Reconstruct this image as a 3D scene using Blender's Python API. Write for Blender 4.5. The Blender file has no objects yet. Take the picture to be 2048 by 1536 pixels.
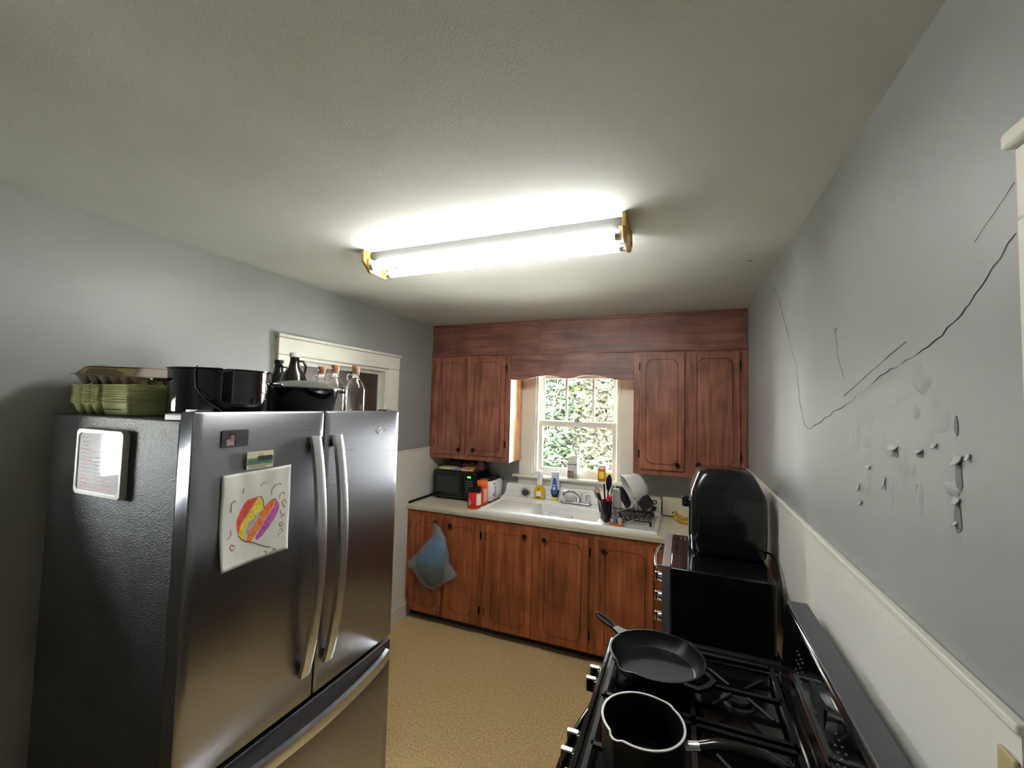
import bpy, bmesh, math, random
from mathutils import Vector, Matrix, noise
random.seed(7)
R = math.radians
scn = bpy.context.scene
COL = scn.collection

# ------------------------------------------------------------------ camera
cam_d = bpy.data.cameras.new('camera'); cam = bpy.data.objects.new('camera', cam_d); COL.objects.link(cam)
cam_d.sensor_width = 36.0; cam_d.lens = 36.0 * 843.5 / 2048; cam_d.clip_start = .02
_y, _p, _r = .3859, .0498, .0245
fw = Vector((-math.sin(_y)*math.cos(_p), math.cos(_y)*math.cos(_p), math.sin(_p)))
rt = Vector((math.cos(_y), math.sin(_y), 0)); up = rt.cross(fw)
r2 = rt*math.cos(_r) + up*math.sin(_r); u2 = up*math.cos(_r) - rt*math.sin(_r)
mw = Matrix((r2, u2, -fw)).transposed().to_4x4(); mw.translation = (2.1312, -3.5846, 1.7641)
cam.matrix_world = mw
scn.camera = cam

# ------------------------------------------------------------------ sky, sun, exposure
SKY, SUN, TUBE = 24.0, 110.0, 14.5
w = bpy.data.worlds.new('sky'); scn.world = w; w.use_nodes = True
bg = w.node_tree.nodes['Background']; bg.inputs[0].default_value = (.97, .99, 1, 1); bg.inputs[1].default_value = SKY
sd = bpy.data.lights.new('sun', 'SUN'); sd.energy = SUN; sd.angle = R(2); sd.color = (1, .96, .88)
so = bpy.data.objects.new('sun', sd); COL.objects.link(so)
so.rotation_euler = Vector((-.72, .12, -.68)).to_track_quat('-Z', 'Y').to_euler()
so.location = (3, -4, 8)
def portal(name, loc, rot, sx, sy):
    d = bpy.data.lights.new(name, 'AREA'); d.shape = 'RECTANGLE'; d.size = sx; d.size_y = sy; d.cycles.is_portal = True
    o = bpy.data.objects.new(name, d); COL.objects.link(o); o.location = loc; o.rotation_euler = rot
portal('window_portal', (1.28, .16, 1.6), (R(-90), 0, 0), .8, 1.0)
portal('side_window_portal', (-.16, -3.13, 1.56), (0, R(-90), 0), .32, .30)
vs = scn.view_settings
vs.view_transform = 'Standard'; vs.look = 'None'; vs.gamma = 1; vs.use_curve_mapping = False
vs.exposure = 1.78

# ------------------------------------------------------------------ helpers
def S(r, g, b):
    f = lambda c: (c/255/12.92) if c/255 <= .04045 else ((c/255+.055)/1.055)**2.4
    return (f(r), f(g), f(b))
MATS = {}
def M(name, col=(.5, .5, .5), rough=.5, metal=0., spec=.5, bump=None, var=None, coat=0., emit=None, trans=0., ior=1.45, alpha=1., aniso=None, stretch=(1, 1, 1), col2=None, sheen=0.):
    if name in MATS: return MATS[name]
    m = bpy.data.materials.new(name); m.use_nodes = True; MATS[name] = m
    nt = m.node_tree; b = nt.nodes['Principled BSDF']
    b.inputs['Base Color'].default_value = (*col, 1); b.inputs['Roughness'].default_value = rough
    b.inputs['Metallic'].default_value = metal; b.inputs['Specular IOR Level'].default_value = spec
    b.inputs['Coat Weight'].default_value = coat; b.inputs['Transmission Weight'].default_value = trans
    b.inputs['IOR'].default_value = ior; b.inputs['Alpha'].default_value = alpha
    if sheen: b.inputs['Sheen Weight'].default_value = sheen
    if emit:
        b.inputs['Emission Color'].default_value = (*emit[0], 1); b.inputs['Emission Strength'].default_value = emit[1]
    if bump or var:
        tc = nt.nodes.new('ShaderNodeTexCoord'); mp = nt.nodes.new('ShaderNodeMapping')
        mp.inputs['Scale'].default_value = stretch
        nt.links.new(tc.outputs['Object'], mp.inputs[0])
    if var:
        n = nt.nodes.new('ShaderNodeTexNoise'); n.inputs['Scale'].default_value = var[0]; n.inputs['Detail'].default_value = 5
        nt.links.new(mp.outputs[0], n.inputs['Vector'])
        rp = nt.nodes.new('ShaderNodeValToRGB'); rp.color_ramp.elements[0].position = .3; rp.color_ramp.elements[1].position = .7
        c2 = col2 or tuple(c*(1-var[1]) for c in col)
        rp.color_ramp.elements[0].color = (*c2, 1); rp.color_ramp.elements[1].color = (*col, 1)
        nt.links.new(n.outputs['Fac'], rp.inputs[0]); nt.links.new(rp.outputs[0], b.inputs['Base Color'])
    if bump:
        n2 = nt.nodes.new('ShaderNodeTexNoise'); n2.inputs['Scale'].default_value = bump[0]; n2.inputs['Detail'].default_value = 4
        nt.links.new(mp.outputs[0], n2.inputs['Vector'])
        bp = nt.nodes.new('ShaderNodeBump'); bp.inputs['Strength'].default_value = bump[1]; bp.inputs['Distance'].default_value = bump[2] if len(bump) > 2 else .005
        nt.links.new(n2.outputs['Fac'], bp.inputs['Height']); nt.links.new(bp.outputs[0], b.inputs['Normal'])
    return m

def wood(name, dark, light, axis='z', rough=.42):
    if name in MATS: return MATS[name]
    m = bpy.data.materials.new(name); m.use_nodes = True; MATS[name] = m
    nt = m.node_tree; b = nt.nodes['Principled BSDF']; N = nt.nodes.new; L = nt.links.new
    tc = N('ShaderNodeTexCoord'); oi = N('ShaderNodeObjectInfo')
    ad = N('ShaderNodeVectorMath'); ad.operation = 'ADD'
    sc = N('ShaderNodeVectorMath'); sc.operation = 'SCALE'; sc.inputs['Scale'].default_value = 7.
    cb = N('ShaderNodeCombineXYZ'); L(oi.outputs['Random'], cb.inputs[0]); L(oi.outputs['Random'], cb.inputs[2])
    L(cb.outputs[0], sc.inputs[0]); L(tc.outputs['Object'], ad.inputs[0]); L(sc.outputs[0], ad.inputs[1])
    mp = N('ShaderNodeMapping'); mp.inputs['Scale'].default_value = (26, 26, 1.6) if axis == 'z' else (1.6, 26, 26)
    L(ad.outputs[0], mp.inputs[0])
    n1 = N('ShaderNodeTexNoise'); n1.inputs['Scale'].default_value = 1.; n1.inputs['Detail'].default_value = 7; n1.inputs['Distortion'].default_value = 1.2
    L(mp.outputs[0], n1.inputs['Vector'])
    n2 = N('ShaderNodeTexNoise'); n2.inputs['Scale'].default_value = 4.5; n2.inputs['Detail'].default_value = 4
    L(ad.outputs[0], n2.inputs['Vector'])
    rp = N('ShaderNodeValToRGB'); e = rp.color_ramp.elements
    e[0].position = .28; e[0].color = (*dark, 1); e[1].position = .66; e[1].color = (*light, 1)
    L(n1.outputs['Fac'], rp.inputs[0])
    mx = N('ShaderNodeMixRGB'); mx.blend_type = 'MULTIPLY'; mx.inputs[0].default_value = .75
    r2_ = N('ShaderNodeValToRGB'); e2 = r2_.color_ramp.elements
    e2[0].position = .32; e2[0].color = (.5, .46, .42, 1); e2[1].position = .62; e2[1].color = (1.1, 1.1, 1.1, 1)
    L(n2.outputs['Fac'], r2_.inputs[0]); L(rp.outputs[0], mx.inputs[1]); L(r2_.outputs[0], mx.inputs[2])
    L(mx.outputs[0], b.inputs['Base Color']); b.inputs['Roughness'].default_value = rough
    bp = N('ShaderNodeBump'); bp.inputs['Strength'].default_value = .15; bp.inputs['Distance'].default_value = .002
    L(n1.outputs['Fac'], bp.inputs['Height']); L(bp.outputs[0], b.inputs['Normal'])
    return m

ORG = {}
class MB:
    def __init__(s): s.v = []; s.f = []
    def add(s, vs_, fs, mat=None):
        o = len(s.v)
        s.v += [tuple(mat @ Vector(q)) if mat else tuple(q) for q in vs_]
        s.f += [tuple(i+o for i in q) for q in fs]; return s
    def box(s, x0, x1, y0, y1, z0, z1, mat=None):
        return s.add([(x0,y0,z0),(x1,y0,z0),(x1,y1,z0),(x0,y1,z0),(x0,y0,z1),(x1,y0,z1),(x1,y1,z1),(x0,y1,z1)],
                     [(0,3,2,1),(4,5,6,7),(0,1,5,4),(1,2,6,5),(2,3,7,6),(3,0,4,7)], mat)
    def loft(s, rings, cap0=True, cap1=True, closed=True):
        n = len(rings[0]); vs_ = [q for r in rings for q in r]; fs = []
        m = n if closed else n-1
        for i in range(len(rings)-1):
            for j in range(m):
                a = i*n+j; b = i*n+(j+1) % n
                fs.append((a, b, b+n, a+n))
        if cap0: fs.append(tuple(range(n))[::-1])
        if cap1: fs.append(tuple((len(rings)-1)*n+k for k in range(n)))
        return s.add(vs_, fs)
    def tube(s, pts, r, n=8, cap=True, flat=None):
        pts = [Vector(q) for q in pts]; rr = r if isinstance(r, (list, tuple)) else [r]*len(pts)
        rings = []; ref = None
        for i, q in enumerate(pts):
            t = (pts[min(i+1, len(pts)-1)] - pts[max(i-1, 0)]).normalized()
            if ref is None:
                ref = Vector((0, 0, 1)) if abs(t.z) < .9 else Vector((1, 0, 0))
            a = (ref - t*ref.dot(t)).normalized(); b = t.cross(a); ref = a
            ka, kb = flat if flat else (1, 1)
            rings.append([q + a*ka*rr[i]*math.cos(2*math.pi*k/n) + b*kb*rr[i]*math.sin(2*math.pi*k/n) for k in range(n)])
        return s.loft(rings, cap, cap)
    def cyl(s, p0, p1, r0, r1=None, n=20, cap=True):
        return s.tube([p0, p1], [r0, r0 if r1 is None else r1], n, cap)
    def lathe(s, prof, c=(0, 0, 0), n=28, mat=None, sx=1, sy=1):
        vs_ = []; fs = []; idx = []
        for r, z in prof:
            if r < 1e-6: idx.append([len(vs_)]); vs_.append((c[0], c[1], c[2]+z))
            else:
                idx.append(list(range(len(vs_), len(vs_)+n)))
                vs_ += [(c[0]+sx*r*math.cos(2*math.pi*k/n), c[1]+sy*r*math.sin(2*math.pi*k/n), c[2]+z) for k in range(n)]
        for a, b in zip(idx, idx[1:]):
            for k in range(n):
                k2 = (k+1) % n
                if len(a) == 1 and len(b) == 1: continue
                if len(a) == 1: fs.append((a[0], b[k2], b[k]))
                elif len(b) == 1: fs.append((a[k], a[k2], b[0]))
                else: fs.append((a[k], a[k2], b[k2], b[k]))
        return s.add(vs_, fs, mat)
    def prism(s, poly, ax, a, b, mat=None):
        f = {'x': lambda p, t: (t, p[0], p[1]), 'y': lambda p, t: (p[0], t, p[1]), 'z': lambda p, t: (p[0], p[1], t)}[ax]
        n = len(poly)
        return s.add([f(p, a) for p in poly] + [f(p, b) for p in poly],
                     [tuple(range(n))[::-1], tuple(range(n, 2*n))] + [(i, (i+1) % n, (i+1) % n+n, i+n) for i in range(n)], mat)
    def ring(s, outer, inner, ax, a, b):
        """flat plate with a hole, extruded from a to b along ax"""
        bm = bmesh.new(); f = {'x': lambda p, t: (t, p[0], p[1]), 'y': lambda p, t: (p[0], t, p[1]), 'z': lambda p, t: (p[0], p[1], t)}[ax]
        es = []
        for poly in (outer, inner):
            vv = [bm.verts.new(f(p, a)) for p in poly]
            es += [bm.edges.new((vv[i], vv[(i+1) % len(vv)])) for i in range(len(vv))]
        bmesh.ops.triangle_fill(bm, use_beauty=True, use_dissolve=False, edges=es)
        ex = bmesh.ops.extrude_face_region(bm, geom=bm.faces[:])
        d = {'x': (b-a, 0, 0), 'y': (0, b-a, 0), 'z': (0, 0, b-a)}[ax]
        bmesh.ops.translate(bm, vec=d, verts=[g for g in ex['geom'] if isinstance(g, bmesh.types.BMVert)])
        bm.verts.index_update()
        s.add([v.co[:] for v in bm.verts], [tuple(v.index for v in fc.verts) for fc in bm.faces]); bm.free(); return s
    def build(s, name, mat, parent=None, bevel=0, seg=2, smooth=40, label=None, kind=None):
        me = bpy.data.meshes.new(name)
        o = ORG.get(parent.name, Vector()) if parent else Vector()
        me.from_pydata([tuple(Vector(q)-o) for q in s.v], [], s.f)
        bm = bmesh.new(); bm.from_mesh(me); bmesh.ops.recalc_face_normals(bm, faces=bm.faces); bm.to_mesh(me); bm.free()
        if isinstance(mat, str): mat = MATS[mat]
        me.materials.append(mat)
        if smooth:
            me.polygons.foreach_set('use_smooth', [True]*len(me.polygons)); me.set_sharp_from_angle(angle=R(smooth))
        ob = bpy.data.objects.new(name, me); COL.objects.link(ob)
        if parent: ob.parent = parent; ORG[ob.name] = o
        if bevel:
            bv = ob.modifiers.new('bevel', 'BEVEL'); bv.width = bevel; bv.segments = seg; bv.limit_method = 'ANGLE'; bv.angle_limit = R(35); bv.harden_normals = False
        if label: ob['label'] = label
        if kind: ob['kind'] = kind
        return ob
def tag(o, label, cat, group=None, kind=None):
    o['label'] = label; o['category'] = cat
    if group: o['group'] = group
    if kind: o['kind'] = kind
    return o
def thing(name, label, cat, loc, group=None, rot=None, kind=None, local=False):
    o = bpy.data.objects.new(name, None); COL.objects.link(o); o.location = loc; o.empty_display_size = .05
    if rot: o.rotation_euler = rot
    ORG[o.name] = Vector() if (local or rot) else Vector(loc)
    return tag(o, label, cat, group, kind)
def one(mb, name, mat, label, cat, loc=None, group=None, kind=None, **k):
    """a thing that is one mesh, its origin moved to loc"""
    o = mb.build(name, mat, None, **k)
    if loc is not None:
        o.data.transform(Matrix.Translation(-Vector(loc))); o.location = loc
    return tag(o, label, cat, group, kind)
def text(body, size, mat, parent, mat4, name='lettering', ext=.0004):
    cu = bpy.data.curves.new(name, 'FONT'); cu.body = body; cu.size = size; cu.align_x = 'CENTER'; cu.align_y = 'CENTER'; cu.extrude = ext; cu.resolution_u = 3
    t = bpy.data.objects.new('tmp', cu); COL.objects.link(t)
    bpy.context.view_layer.update()
    me = bpy.data.meshes.new_from_object(t.evaluated_get(bpy.context.evaluated_depsgraph_get()))
    bpy.data.objects.remove(t); me.name = name
    me.transform(Matrix.Translation(-ORG.get(parent.name, Vector())) @ mat4)
    me.materials.clear(); me.materials.append(MATS[mat] if isinstance(mat, str) else mat)
    o = bpy.data.objects.new(name, me); COL.objects.link(o); o.parent = parent; ORG[o.name] = ORG.get(parent.name, Vector()); return o
FACE_Y = Matrix.Rotation(R(90), 4, 'X')                                  # text faces -y
FACE_X = Matrix.Rotation(R(90), 4, 'Z') @ Matrix.Rotation(R(90), 4, 'X')  # text faces +x
def T(x, y, z): return Matrix.Translation((x, y, z))
def rrect(cx, cy, hx, hy, r, z, n=5):
    out = []
    for sx, sy, a0 in ((1, 1, 0), (-1, 1, 90), (-1, -1, 180), (1, -1, 270)):
        for k in range(n+1):
            a = R(a0 + 90*k/n); out.append((cx+sx*(hx-r)+r*math.cos(a), cy+sy*(hy-r)+r*math.sin(a), z))
    return out
def cells(mb, ax, a, b, us, vs_, holes):
    """slab between a and b along ax, split at us/vs with rectangular holes"""
    U = sorted(set([us[0], us[1]] + [h for q in holes for h in q[:2]])); V = sorted(set([vs_[0], vs_[1]] + [h for q in holes for h in q[2:]]))
    for u0, u1 in zip(U, U[1:]):
        for v0, v1 in zip(V, V[1:]):
            c = ((u0+u1)/2, (v0+v1)/2)
            if any(h[0] < c[0] < h[1] and h[2] < c[1] < h[3] for h in holes): continue
            if ax == 'x': mb.box(a, b, u0, u1, v0, v1)
            elif ax == 'y': mb.box(u0, u1, a, b, v0, v1)
            else: mb.box(u0, u1, v0, v1, a, b)
    return mb

# ------------------------------------------------------------------ materials
M('wall_paint', S(157, 160, 158), .42, bump=(55, .12, .003), var=(2.2, .10))
M('ceiling_paint', S(207, 208, 202), .75, bump=(170, .22, .003), var=(3.0, .07))
M('white_trim', S(226, 224, 212), .45, bump=(30, .08), var=(6, .06))
M('panel_white', S(228, 227, 220), .4, bump=(90, .06, .002))
M('floor_carpet', S(222, 196, 146), .95, spec=.1, bump=(220, .6, .006), var=(90, .35), col2=S(176, 146, 98))
M('dark', S(18, 16, 15), .7)
M('black_gloss', S(10, 10, 12), .12, coat=.5)
M('black_satin', S(16, 16, 18), .35)
M('black_matte', S(20, 20, 22), .6)
M('iron', S(12, 12, 13), .42, spec=.3, bump=(160, .2, .001)); M('grate_black', S(9, 9, 10), .5, spec=.25)
M('enamel', S(8, 8, 12), .07, coat=1)
M('chrome', (.85, .86, .88), .08, 1)
M('steel', S(150, 150, 155), .3, 1, bump=(18, .05, .001), stretch=(60, 1, 60))
M('steel_light', S(205, 206, 208), .28, 1)
M('steel_dark', S(92, 92, 98), .36, 1)
def brushed():
    m = M('brushed_steel', S(150, 150, 156), .33, 1)
    nt = m.node_tree; b = nt.nodes['Principled BSDF']; N = nt.nodes.new
    tc = N('ShaderNodeTexCoord'); mp = N('ShaderNodeMapping'); mp.inputs['Scale'].default_value = (3, 3, 420)
    n = N('ShaderNodeTexNoise'); n.inputs['Scale'].default_value = 1; n.inputs['Detail'].default_value = 3
    nt.links.new(tc.outputs['Object'], mp.inputs[0]); nt.links.new(mp.outputs[0], n.inputs['Vector'])
    mr = N('ShaderNodeMapRange'); mr.inputs['To Min'].default_value = .24; mr.inputs['To Max'].default_value = .36
    nt.links.new(n.outputs['Fac'], mr.inputs[0]); nt.links.new(mr.outputs[0], b.inputs['Roughness'])
    b.inputs['Anisotropic'].default_value = .5
brushed()
M('fridge_side', S(74, 74, 77), .40, .25, bump=(230, .9, .005))
M('gasket', S(22, 22, 24), .7)
M('plastic_white', S(232, 233, 232), .3)
M('plastic_grey', S(150, 150, 150), .45)
M('porcelain', S(236, 236, 232), .12, coat=.6)
M('counter', S(222, 214, 190), .35, var=(140, .12))
M('counter_edge', S(205, 196, 170), .4)
M('glass', (1, 1, 1), .0, trans=1., ior=1.45)
M('brass', S(190, 150, 70), .35, .8)
M('cord', S(12, 12, 12), .5)
wood('cab_wood', S(114, 66, 48), S(168, 108, 84))
wood('cab_wood_low', S(112, 58, 32), S(174, 98, 58))
wood('cab_wood_flat', S(110, 68, 58), S(152, 100, 84), axis='x')
wood('cab_side_lit', S(176, 122, 76), S(214, 160, 108))  # lighter than cab_wood: window light on the side put into the colour
wood('door_brown', S(40, 22, 16), S(70, 40, 28))
M('groove', S(46, 22, 12), .7)
M('hinge_metal', S(44, 36, 30), .4, .7)
M('knob_metal', S(58, 42, 34), .3, .8)
def pane_mat():
    m = bpy.data.materials.new('window_glass'); m.use_nodes = True; MATS['window_glass'] = m; nt = m.node_tree
    nt.nodes.remove(nt.nodes['Principled BSDF']); N = nt.nodes.new
    tr = N('ShaderNodeBsdfTransparent'); tr.inputs[0].default_value = (.96, .98, .97, 1); gl = N('ShaderNodeBsdfGlossy'); gl.inputs['Roughness'].default_value = .02
    fr = N('ShaderNodeFresnel'); fr.inputs[0].default_value = 1.45; mx = N('ShaderNodeMixShader')
    nt.links.new(fr.outputs[0], mx.inputs[0]); nt.links.new(tr.outputs[0], mx.inputs[1]); nt.links.new(gl.outputs[0], mx.inputs[2])
    nt.links.new(mx.outputs[0], nt.nodes['Material Output'].inputs[0])
pane_mat()
def film(name, col, op, rough=.25):
    m = bpy.data.materials.new(name); m.use_nodes = True; MATS[name] = m; nt = m.node_tree; b = nt.nodes['Principled BSDF']
    b.inputs['Base Color'].default_value = (*col, 1); b.inputs['Roughness'].default_value = rough; b.inputs['Alpha'].default_value = op
film('bag_film', S(150, 165, 172), .42)
film('clear_plastic', S(235, 240, 245), .35, .1)

# ------------------------------------------------------------------ room shell
W, H, YN = 2.544, 2.472, -4.7
st = dict(kind='structure')
def struct(mb, name, mat, label, cat, **k):
    return tag(mb.build(name, mat, None, **k), label, cat, None, 'structure')
struct(MB().box(-.14, W+.14, YN-.14, .14, -.1, 0), 'floor', 'floor_carpet', 'worn beige speckled floor of the kitchen', 'floor')
struct(MB().box(-.14, W+.14, YN-.14, .14, H, H+.12), 'ceiling', 'ceiling_paint', 'off-white textured plaster ceiling', 'ceiling')
DOOR = (-1.775, -.925, 0, 2.02); WIN2 = (-3.26, -3.0, 1.42, 1.70); DOOR2 = (-3.85, -2.95, 0, 2.02); WIN = (.905, 1.645, 1.15, 2.10)
wl = struct(cells(MB(), 'x', -.12, 0, (YN, .12), (0, H), [DOOR, WIN2]), 'wall_left', 'wall_paint', 'grey painted left wall behind the refrigerator', 'wall')
wr = struct(cells(MB(), 'x', W, W+.12, (YN, .12), (0, H), [DOOR2]), 'wall_right', 'wall_paint', 'grey painted right wall with cracks and peeling paint', 'wall')
wb = struct(cells(MB(), 'y', 0, .12, (0, W), (0, H), [WIN]), 'wall_back', 'wall_paint', 'grey painted wall around the kitchen window', 'wall')
struct(MB().box(-.12, W+.12, YN-.12, YN, 0, H), 'wall_near', 'wall_paint', 'grey wall on the near side of the kitchen', 'wall')
# white lower wall panels and cap mouldings
t = struct(MB().box(W-.012, W-.0005, -2.82, -.001, 0, 1.358), 'trim_1', 'panel_white', 'white lower wall panel behind the stove', 'wall panel')
MB().box(W-.017, W-.0005, -2.82, -.001, 1.358, 1.372).build('cap_moulding', 'white_trim', t, bevel=.003)
t = struct(MB().box(.0005, .010, -.80, -.001, 0, 1.358), 'trim_2', 'panel_white', 'white lower wall panel beside the base cabinets', 'wall panel')
MB().box(.0005, .014, -.80, -.001, 1.358, 1.370).build('cap_moulding', 'white_trim', t, bevel=.003)
t = struct(MB().box(.011, .028, -.80, -.60, 0, .13), 'baseboard_left', 'white_trim', 'white baseboard at the left end of the base cabinets', 'baseboard', bevel=.003)
MB().box(.011, .022, -.80, -.60, .13, .15).build('baseboard_cap', 'white_trim', t, bevel=.004)

# door 1 in the left wall, behind the refrigerator
d = thing('door_1', 'dark brown door in a white casing behind the refrigerator', 'door', (0, -1.35, 0), kind='structure')
MB().box(-.10, -.06, DOOR[0]+.02, DOOR[1]-.02, .01, 1.99).build('door_slab', 'door_brown', d)
for a, b in ((.15, .9), (1.05, 1.85)):
    MB().box(-.061, -.05, -1.68, -1.02, a, b).build('door_panel', 'door_brown', d, bevel=.004)
for y0, y1 in ((-1.894, -1.775), (-.925, -.80)):
    MB().box(0, .024, y0, y1, 0, 2.02).build('casing_side', 'white_trim', d, bevel=.004)
MB().box(0, .026, -1.896, -.798, 2.02, 2.118).build('casing_head', 'white_trim', d, bevel=.004)
MB().box(0, .038, -1.905, -.79, 2.118, 2.138).build('casing_cap', 'white_trim', d, bevel=.005)
for y0, y1 in ((DOOR[0], DOOR[0]+.02), (DOOR[1]-.02, DOOR[1])):
    MB().box(-.118, .004, y0, y1, 0, 2.0).build('jamb', 'white_trim', d)
    MB().box(-.06, -.045, min(y0, y1)-.012, max(y0, y1)+.012, 0, 2.0).build('door_stop', 'white_trim', d)
MB().box(-.118, .004, DOOR[0], DOOR[1], 2.0, 2.02).build('jamb_head', 'white_trim', d)
MB().box(-.06, -.043, DOOR[0]+.02, DOOR[1]-.02, 1.975, 2.0).build('door_stop', 'white_trim', d)
MB().lathe([(0, 0), (.02, 0), (.026, .012), (.026, .03), (.012, .04), (0, .042)], n=16, mat=T(-.05, -1.0, 1.0) @ Matrix.Rotation(R(90), 4, 'Y')).build('door_knob', 'brass', d)
# door 2 in the right wall
d = thing('door_2', 'white cased doorway at the right edge with a reddish door', 'door', (W, -3.4, 0), kind='structure')
MB().box(W+.06, W+.10, DOOR2[0]+.02, DOOR2[1]-.02, .01, 1.99).build('door_slab', 'door_brown', d)
for y0, y1 in ((-2.95, -2.845), (-3.955, -3.85)):
    MB().box(W-.009, W, y0, y1, 0, 2.02).build('casing_side', 'white_trim', d, bevel=.003)
    MB().box(W-.014, W, y0+.085 if y0 > -3 else y0, y1 if y0 > -3 else y0+.020, 0, 2.02).build('casing_band', 'white_trim', d, bevel=.004)
MB().box(W-.012, W, -3.96, -2.843, 2.02, 2.115).build('casing_head', 'white_trim', d, bevel=.003)
MB().box(W-.024, W, -3.97, -2.838, 2.115, 2.138).build('casing_cap', 'white_trim', d, bevel=.005)
for y0, y1 in ((DOOR2[0], DOOR2[0]+.02), (DOOR2[1]-.02, DOOR2[1])):
    MB().box(W-.004, W+.118, y0, y1, 0, 2.0).build('jamb', 'white_trim', d)
MB().box(W-.004, W+.118, DOOR2[0], DOOR2[1], 2.0, 2.02).build('jamb_head', 'white_trim', d)

# window 1 above the sink
wn = thing('window_1', 'white double-hung sash window above the sink', 'window', (1.28, 0, 1.14), kind='structure')
P = lambda x0, x1, y0, y1, z0, z1, n, m='white_trim', bv=.003, par=wn: MB().box(x0, x1, y0, y1, z0, z1).build(n, m, par, bevel=bv)
P(.770, .895, -.020, 0, 1.155, 2.19, 'casing_side'); P(1.655, 1.78, -.020, 0, 1.155, 2.19, 'casing_side')
P(.895, .912, -.010, .115, 1.155, 2.10, 'jamb'); P(1.638, 1.655, -.010, .115, 1.155, 2.10, 'jamb')
P(.895, 1.655, -.010, .115, 2.06, 2.10, 'jamb_head'); P(.895, 1.655, -.020, 0, 2.10, 2.19, 'casing_head')
P(.725, 1.82, -.075, .0, 1.132, 1.155, 'stool', bv=.006); P(.91, 1.64, 0, .115, 1.132, 1.16, 'stool_back')
P(.765, 1.785, -.018, 0, 1.06, 1.132, 'apron')
P(.912, .928, .012, .026, 1.16, 2.06, 'stop_bead'); P(1.622, 1.638, .012, .026, 1.16, 2.06, 'stop_bead')
# lower sash (inside)
def sash(y0, y1, z0, z1, sx0, sx1, bot, top, muntins):
    o = MB().box(sx0, sx0+.038, y0, y1, z0, z1).build('sash_stile', 'white_trim', wn, bevel=.003)
    MB().box(sx1-.038, sx1, y0, y1, z0, z1).build('sash_stile', 'white_trim', wn, bevel=.003)
    MB().box(sx0+.038, sx1-.038, y0, y1, z0, z0+bot).build('sash_rail', 'white_trim', wn, bevel=.003)
    MB().box(sx0+.038, sx1-.038, y0, y1, z1-top, z1).build('sash_rail', 'white_trim', wn, bevel=.003)
    xs = [sx0+.038] + muntins + [sx1-.038]; ym = (y0+y1)/2
    for m_ in muntins: MB().box(m_-.010, m_+.010, y0+.004, y1-.004, z0+bot, z1-top).build('muntin', 'white_trim', wn, bevel=.003)
    for a, b in zip(xs, xs[1:]): MB().box(a, b, ym-.0015, ym+.0015, z0+bot, z1-top).build('pane', 'window_glass', wn, smooth=0)
sash(.028, .062, 1.160, 1.632, .930, 1.620, .062, .045, [])
sash(.066, .100, 1.590, 2.058, .930, 1.620, .045, .05, [1.171, 1.411])
lk = MB().box(1.255, 1.315, .03, .062, 1.632, 1.640).build('sash_lock', 'knob_metal', wn, bevel=.002)
MB().cyl((1.285, .045, 1.640), (1.285, .045, 1.652), .010).box(1.262, 1.287, .040, .050, 1.645, 1.652).build('lock_lever', 'knob_metal', wn)
# window 2 in the left wall, beside the viewer
w2 = thing('window_2', 'small white framed window in the left wall near the viewer', 'window', (0, -3.13, 1.42), kind='structure')
for a, b in ((-3.26, -3.235), (-3.025, -3.0)): P(-.09, .012, a, b, 1.42, 1.70, 'frame_side', par=w2)
P(-.09, .012, -3.235, -3.025, 1.42, 1.445, 'frame_sill', par=w2); P(-.09, .012, -3.235, -3.025, 1.675, 1.70, 'frame_head', par=w2)
MB().box(-.047, -.044, -3.235, -3.025, 1.445, 1.675).build('pane', 'window_glass', w2, smooth=0)

# cracks and peeling paint on the right wall
M('crack_dark', S(58, 56, 56), .9); M('paint_back', S(178, 180, 178), .6); M('bare_plaster', S(134, 131, 134), .9, var=(60, .25))
X = W-.0008
def crack(pts, r, sub=4, jit=.004):
    out = []
    for a, b in zip(pts, pts[1:]):
        for k in range(sub):
            f = k/sub; out.append((X, a[0]+(b[0]-a[0])*f+random.uniform(-jit, jit), a[1]+(b[1]-a[1])*f+random.uniform(-jit, jit)))
    out.append((X, *pts[-1]))
    MB().tube(out, [r*random.uniform(.5, 1.2) for _ in out], 5).build('crack', 'crack_dark', wr)
crack([(-1.81, 1.707), (-1.904, 1.727), (-2.072, 1.766), (-2.214, 1.798), (-2.317, 1.818), (-2.373, 1.845), (-2.47, 1.863), (-2.558, 1.879), (-2.643, 1.902), (-2.709, 1.931), (-2.753, 1.967), (-2.82, 2.01)], .0009)
crack([(-1.04, 2.46), (-1.31, 2.304), (-1.53, 2.056), (-1.64, 1.939), (-1.68, 1.809), (-1.746, 1.718), (-1.81, 1.707)], .0005)
crack([(-2.156, 1.81), (-2.364, 1.87), (-2.514, 1.91)], .0006, jit=.001)
crack([(-2.735, 2.03), (-2.82, 2.08)], .0004, jit=.001)
crack([(-2.05, 2.02), (-2.1, 2.0), (-2.11, 1.93), (-2.16, 1.86)], .0004)
def flake(y, z, sy, sz, curl, mat='paint_back'):
    """paint curling off the wall: a bent patch hinged at its top edge"""
    n = 6; rings = []; jag = [random.uniform(.75, 1.1) for _ in range(5)]
    for i in range(n+1):
        f = i/n
        rings.append([(W-.001-curl*f*f, y+sy*(k/4-.5)*(1-.35*f), z-sz*f*jag[k]) for k in range(5)])
    mb = MB().loft(rings, False, False, closed=False)
    o = mb.build('paint_flake', mat, wr); md = o.modifiers.new('thick', 'SOLIDIFY'); md.thickness = .0012
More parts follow.
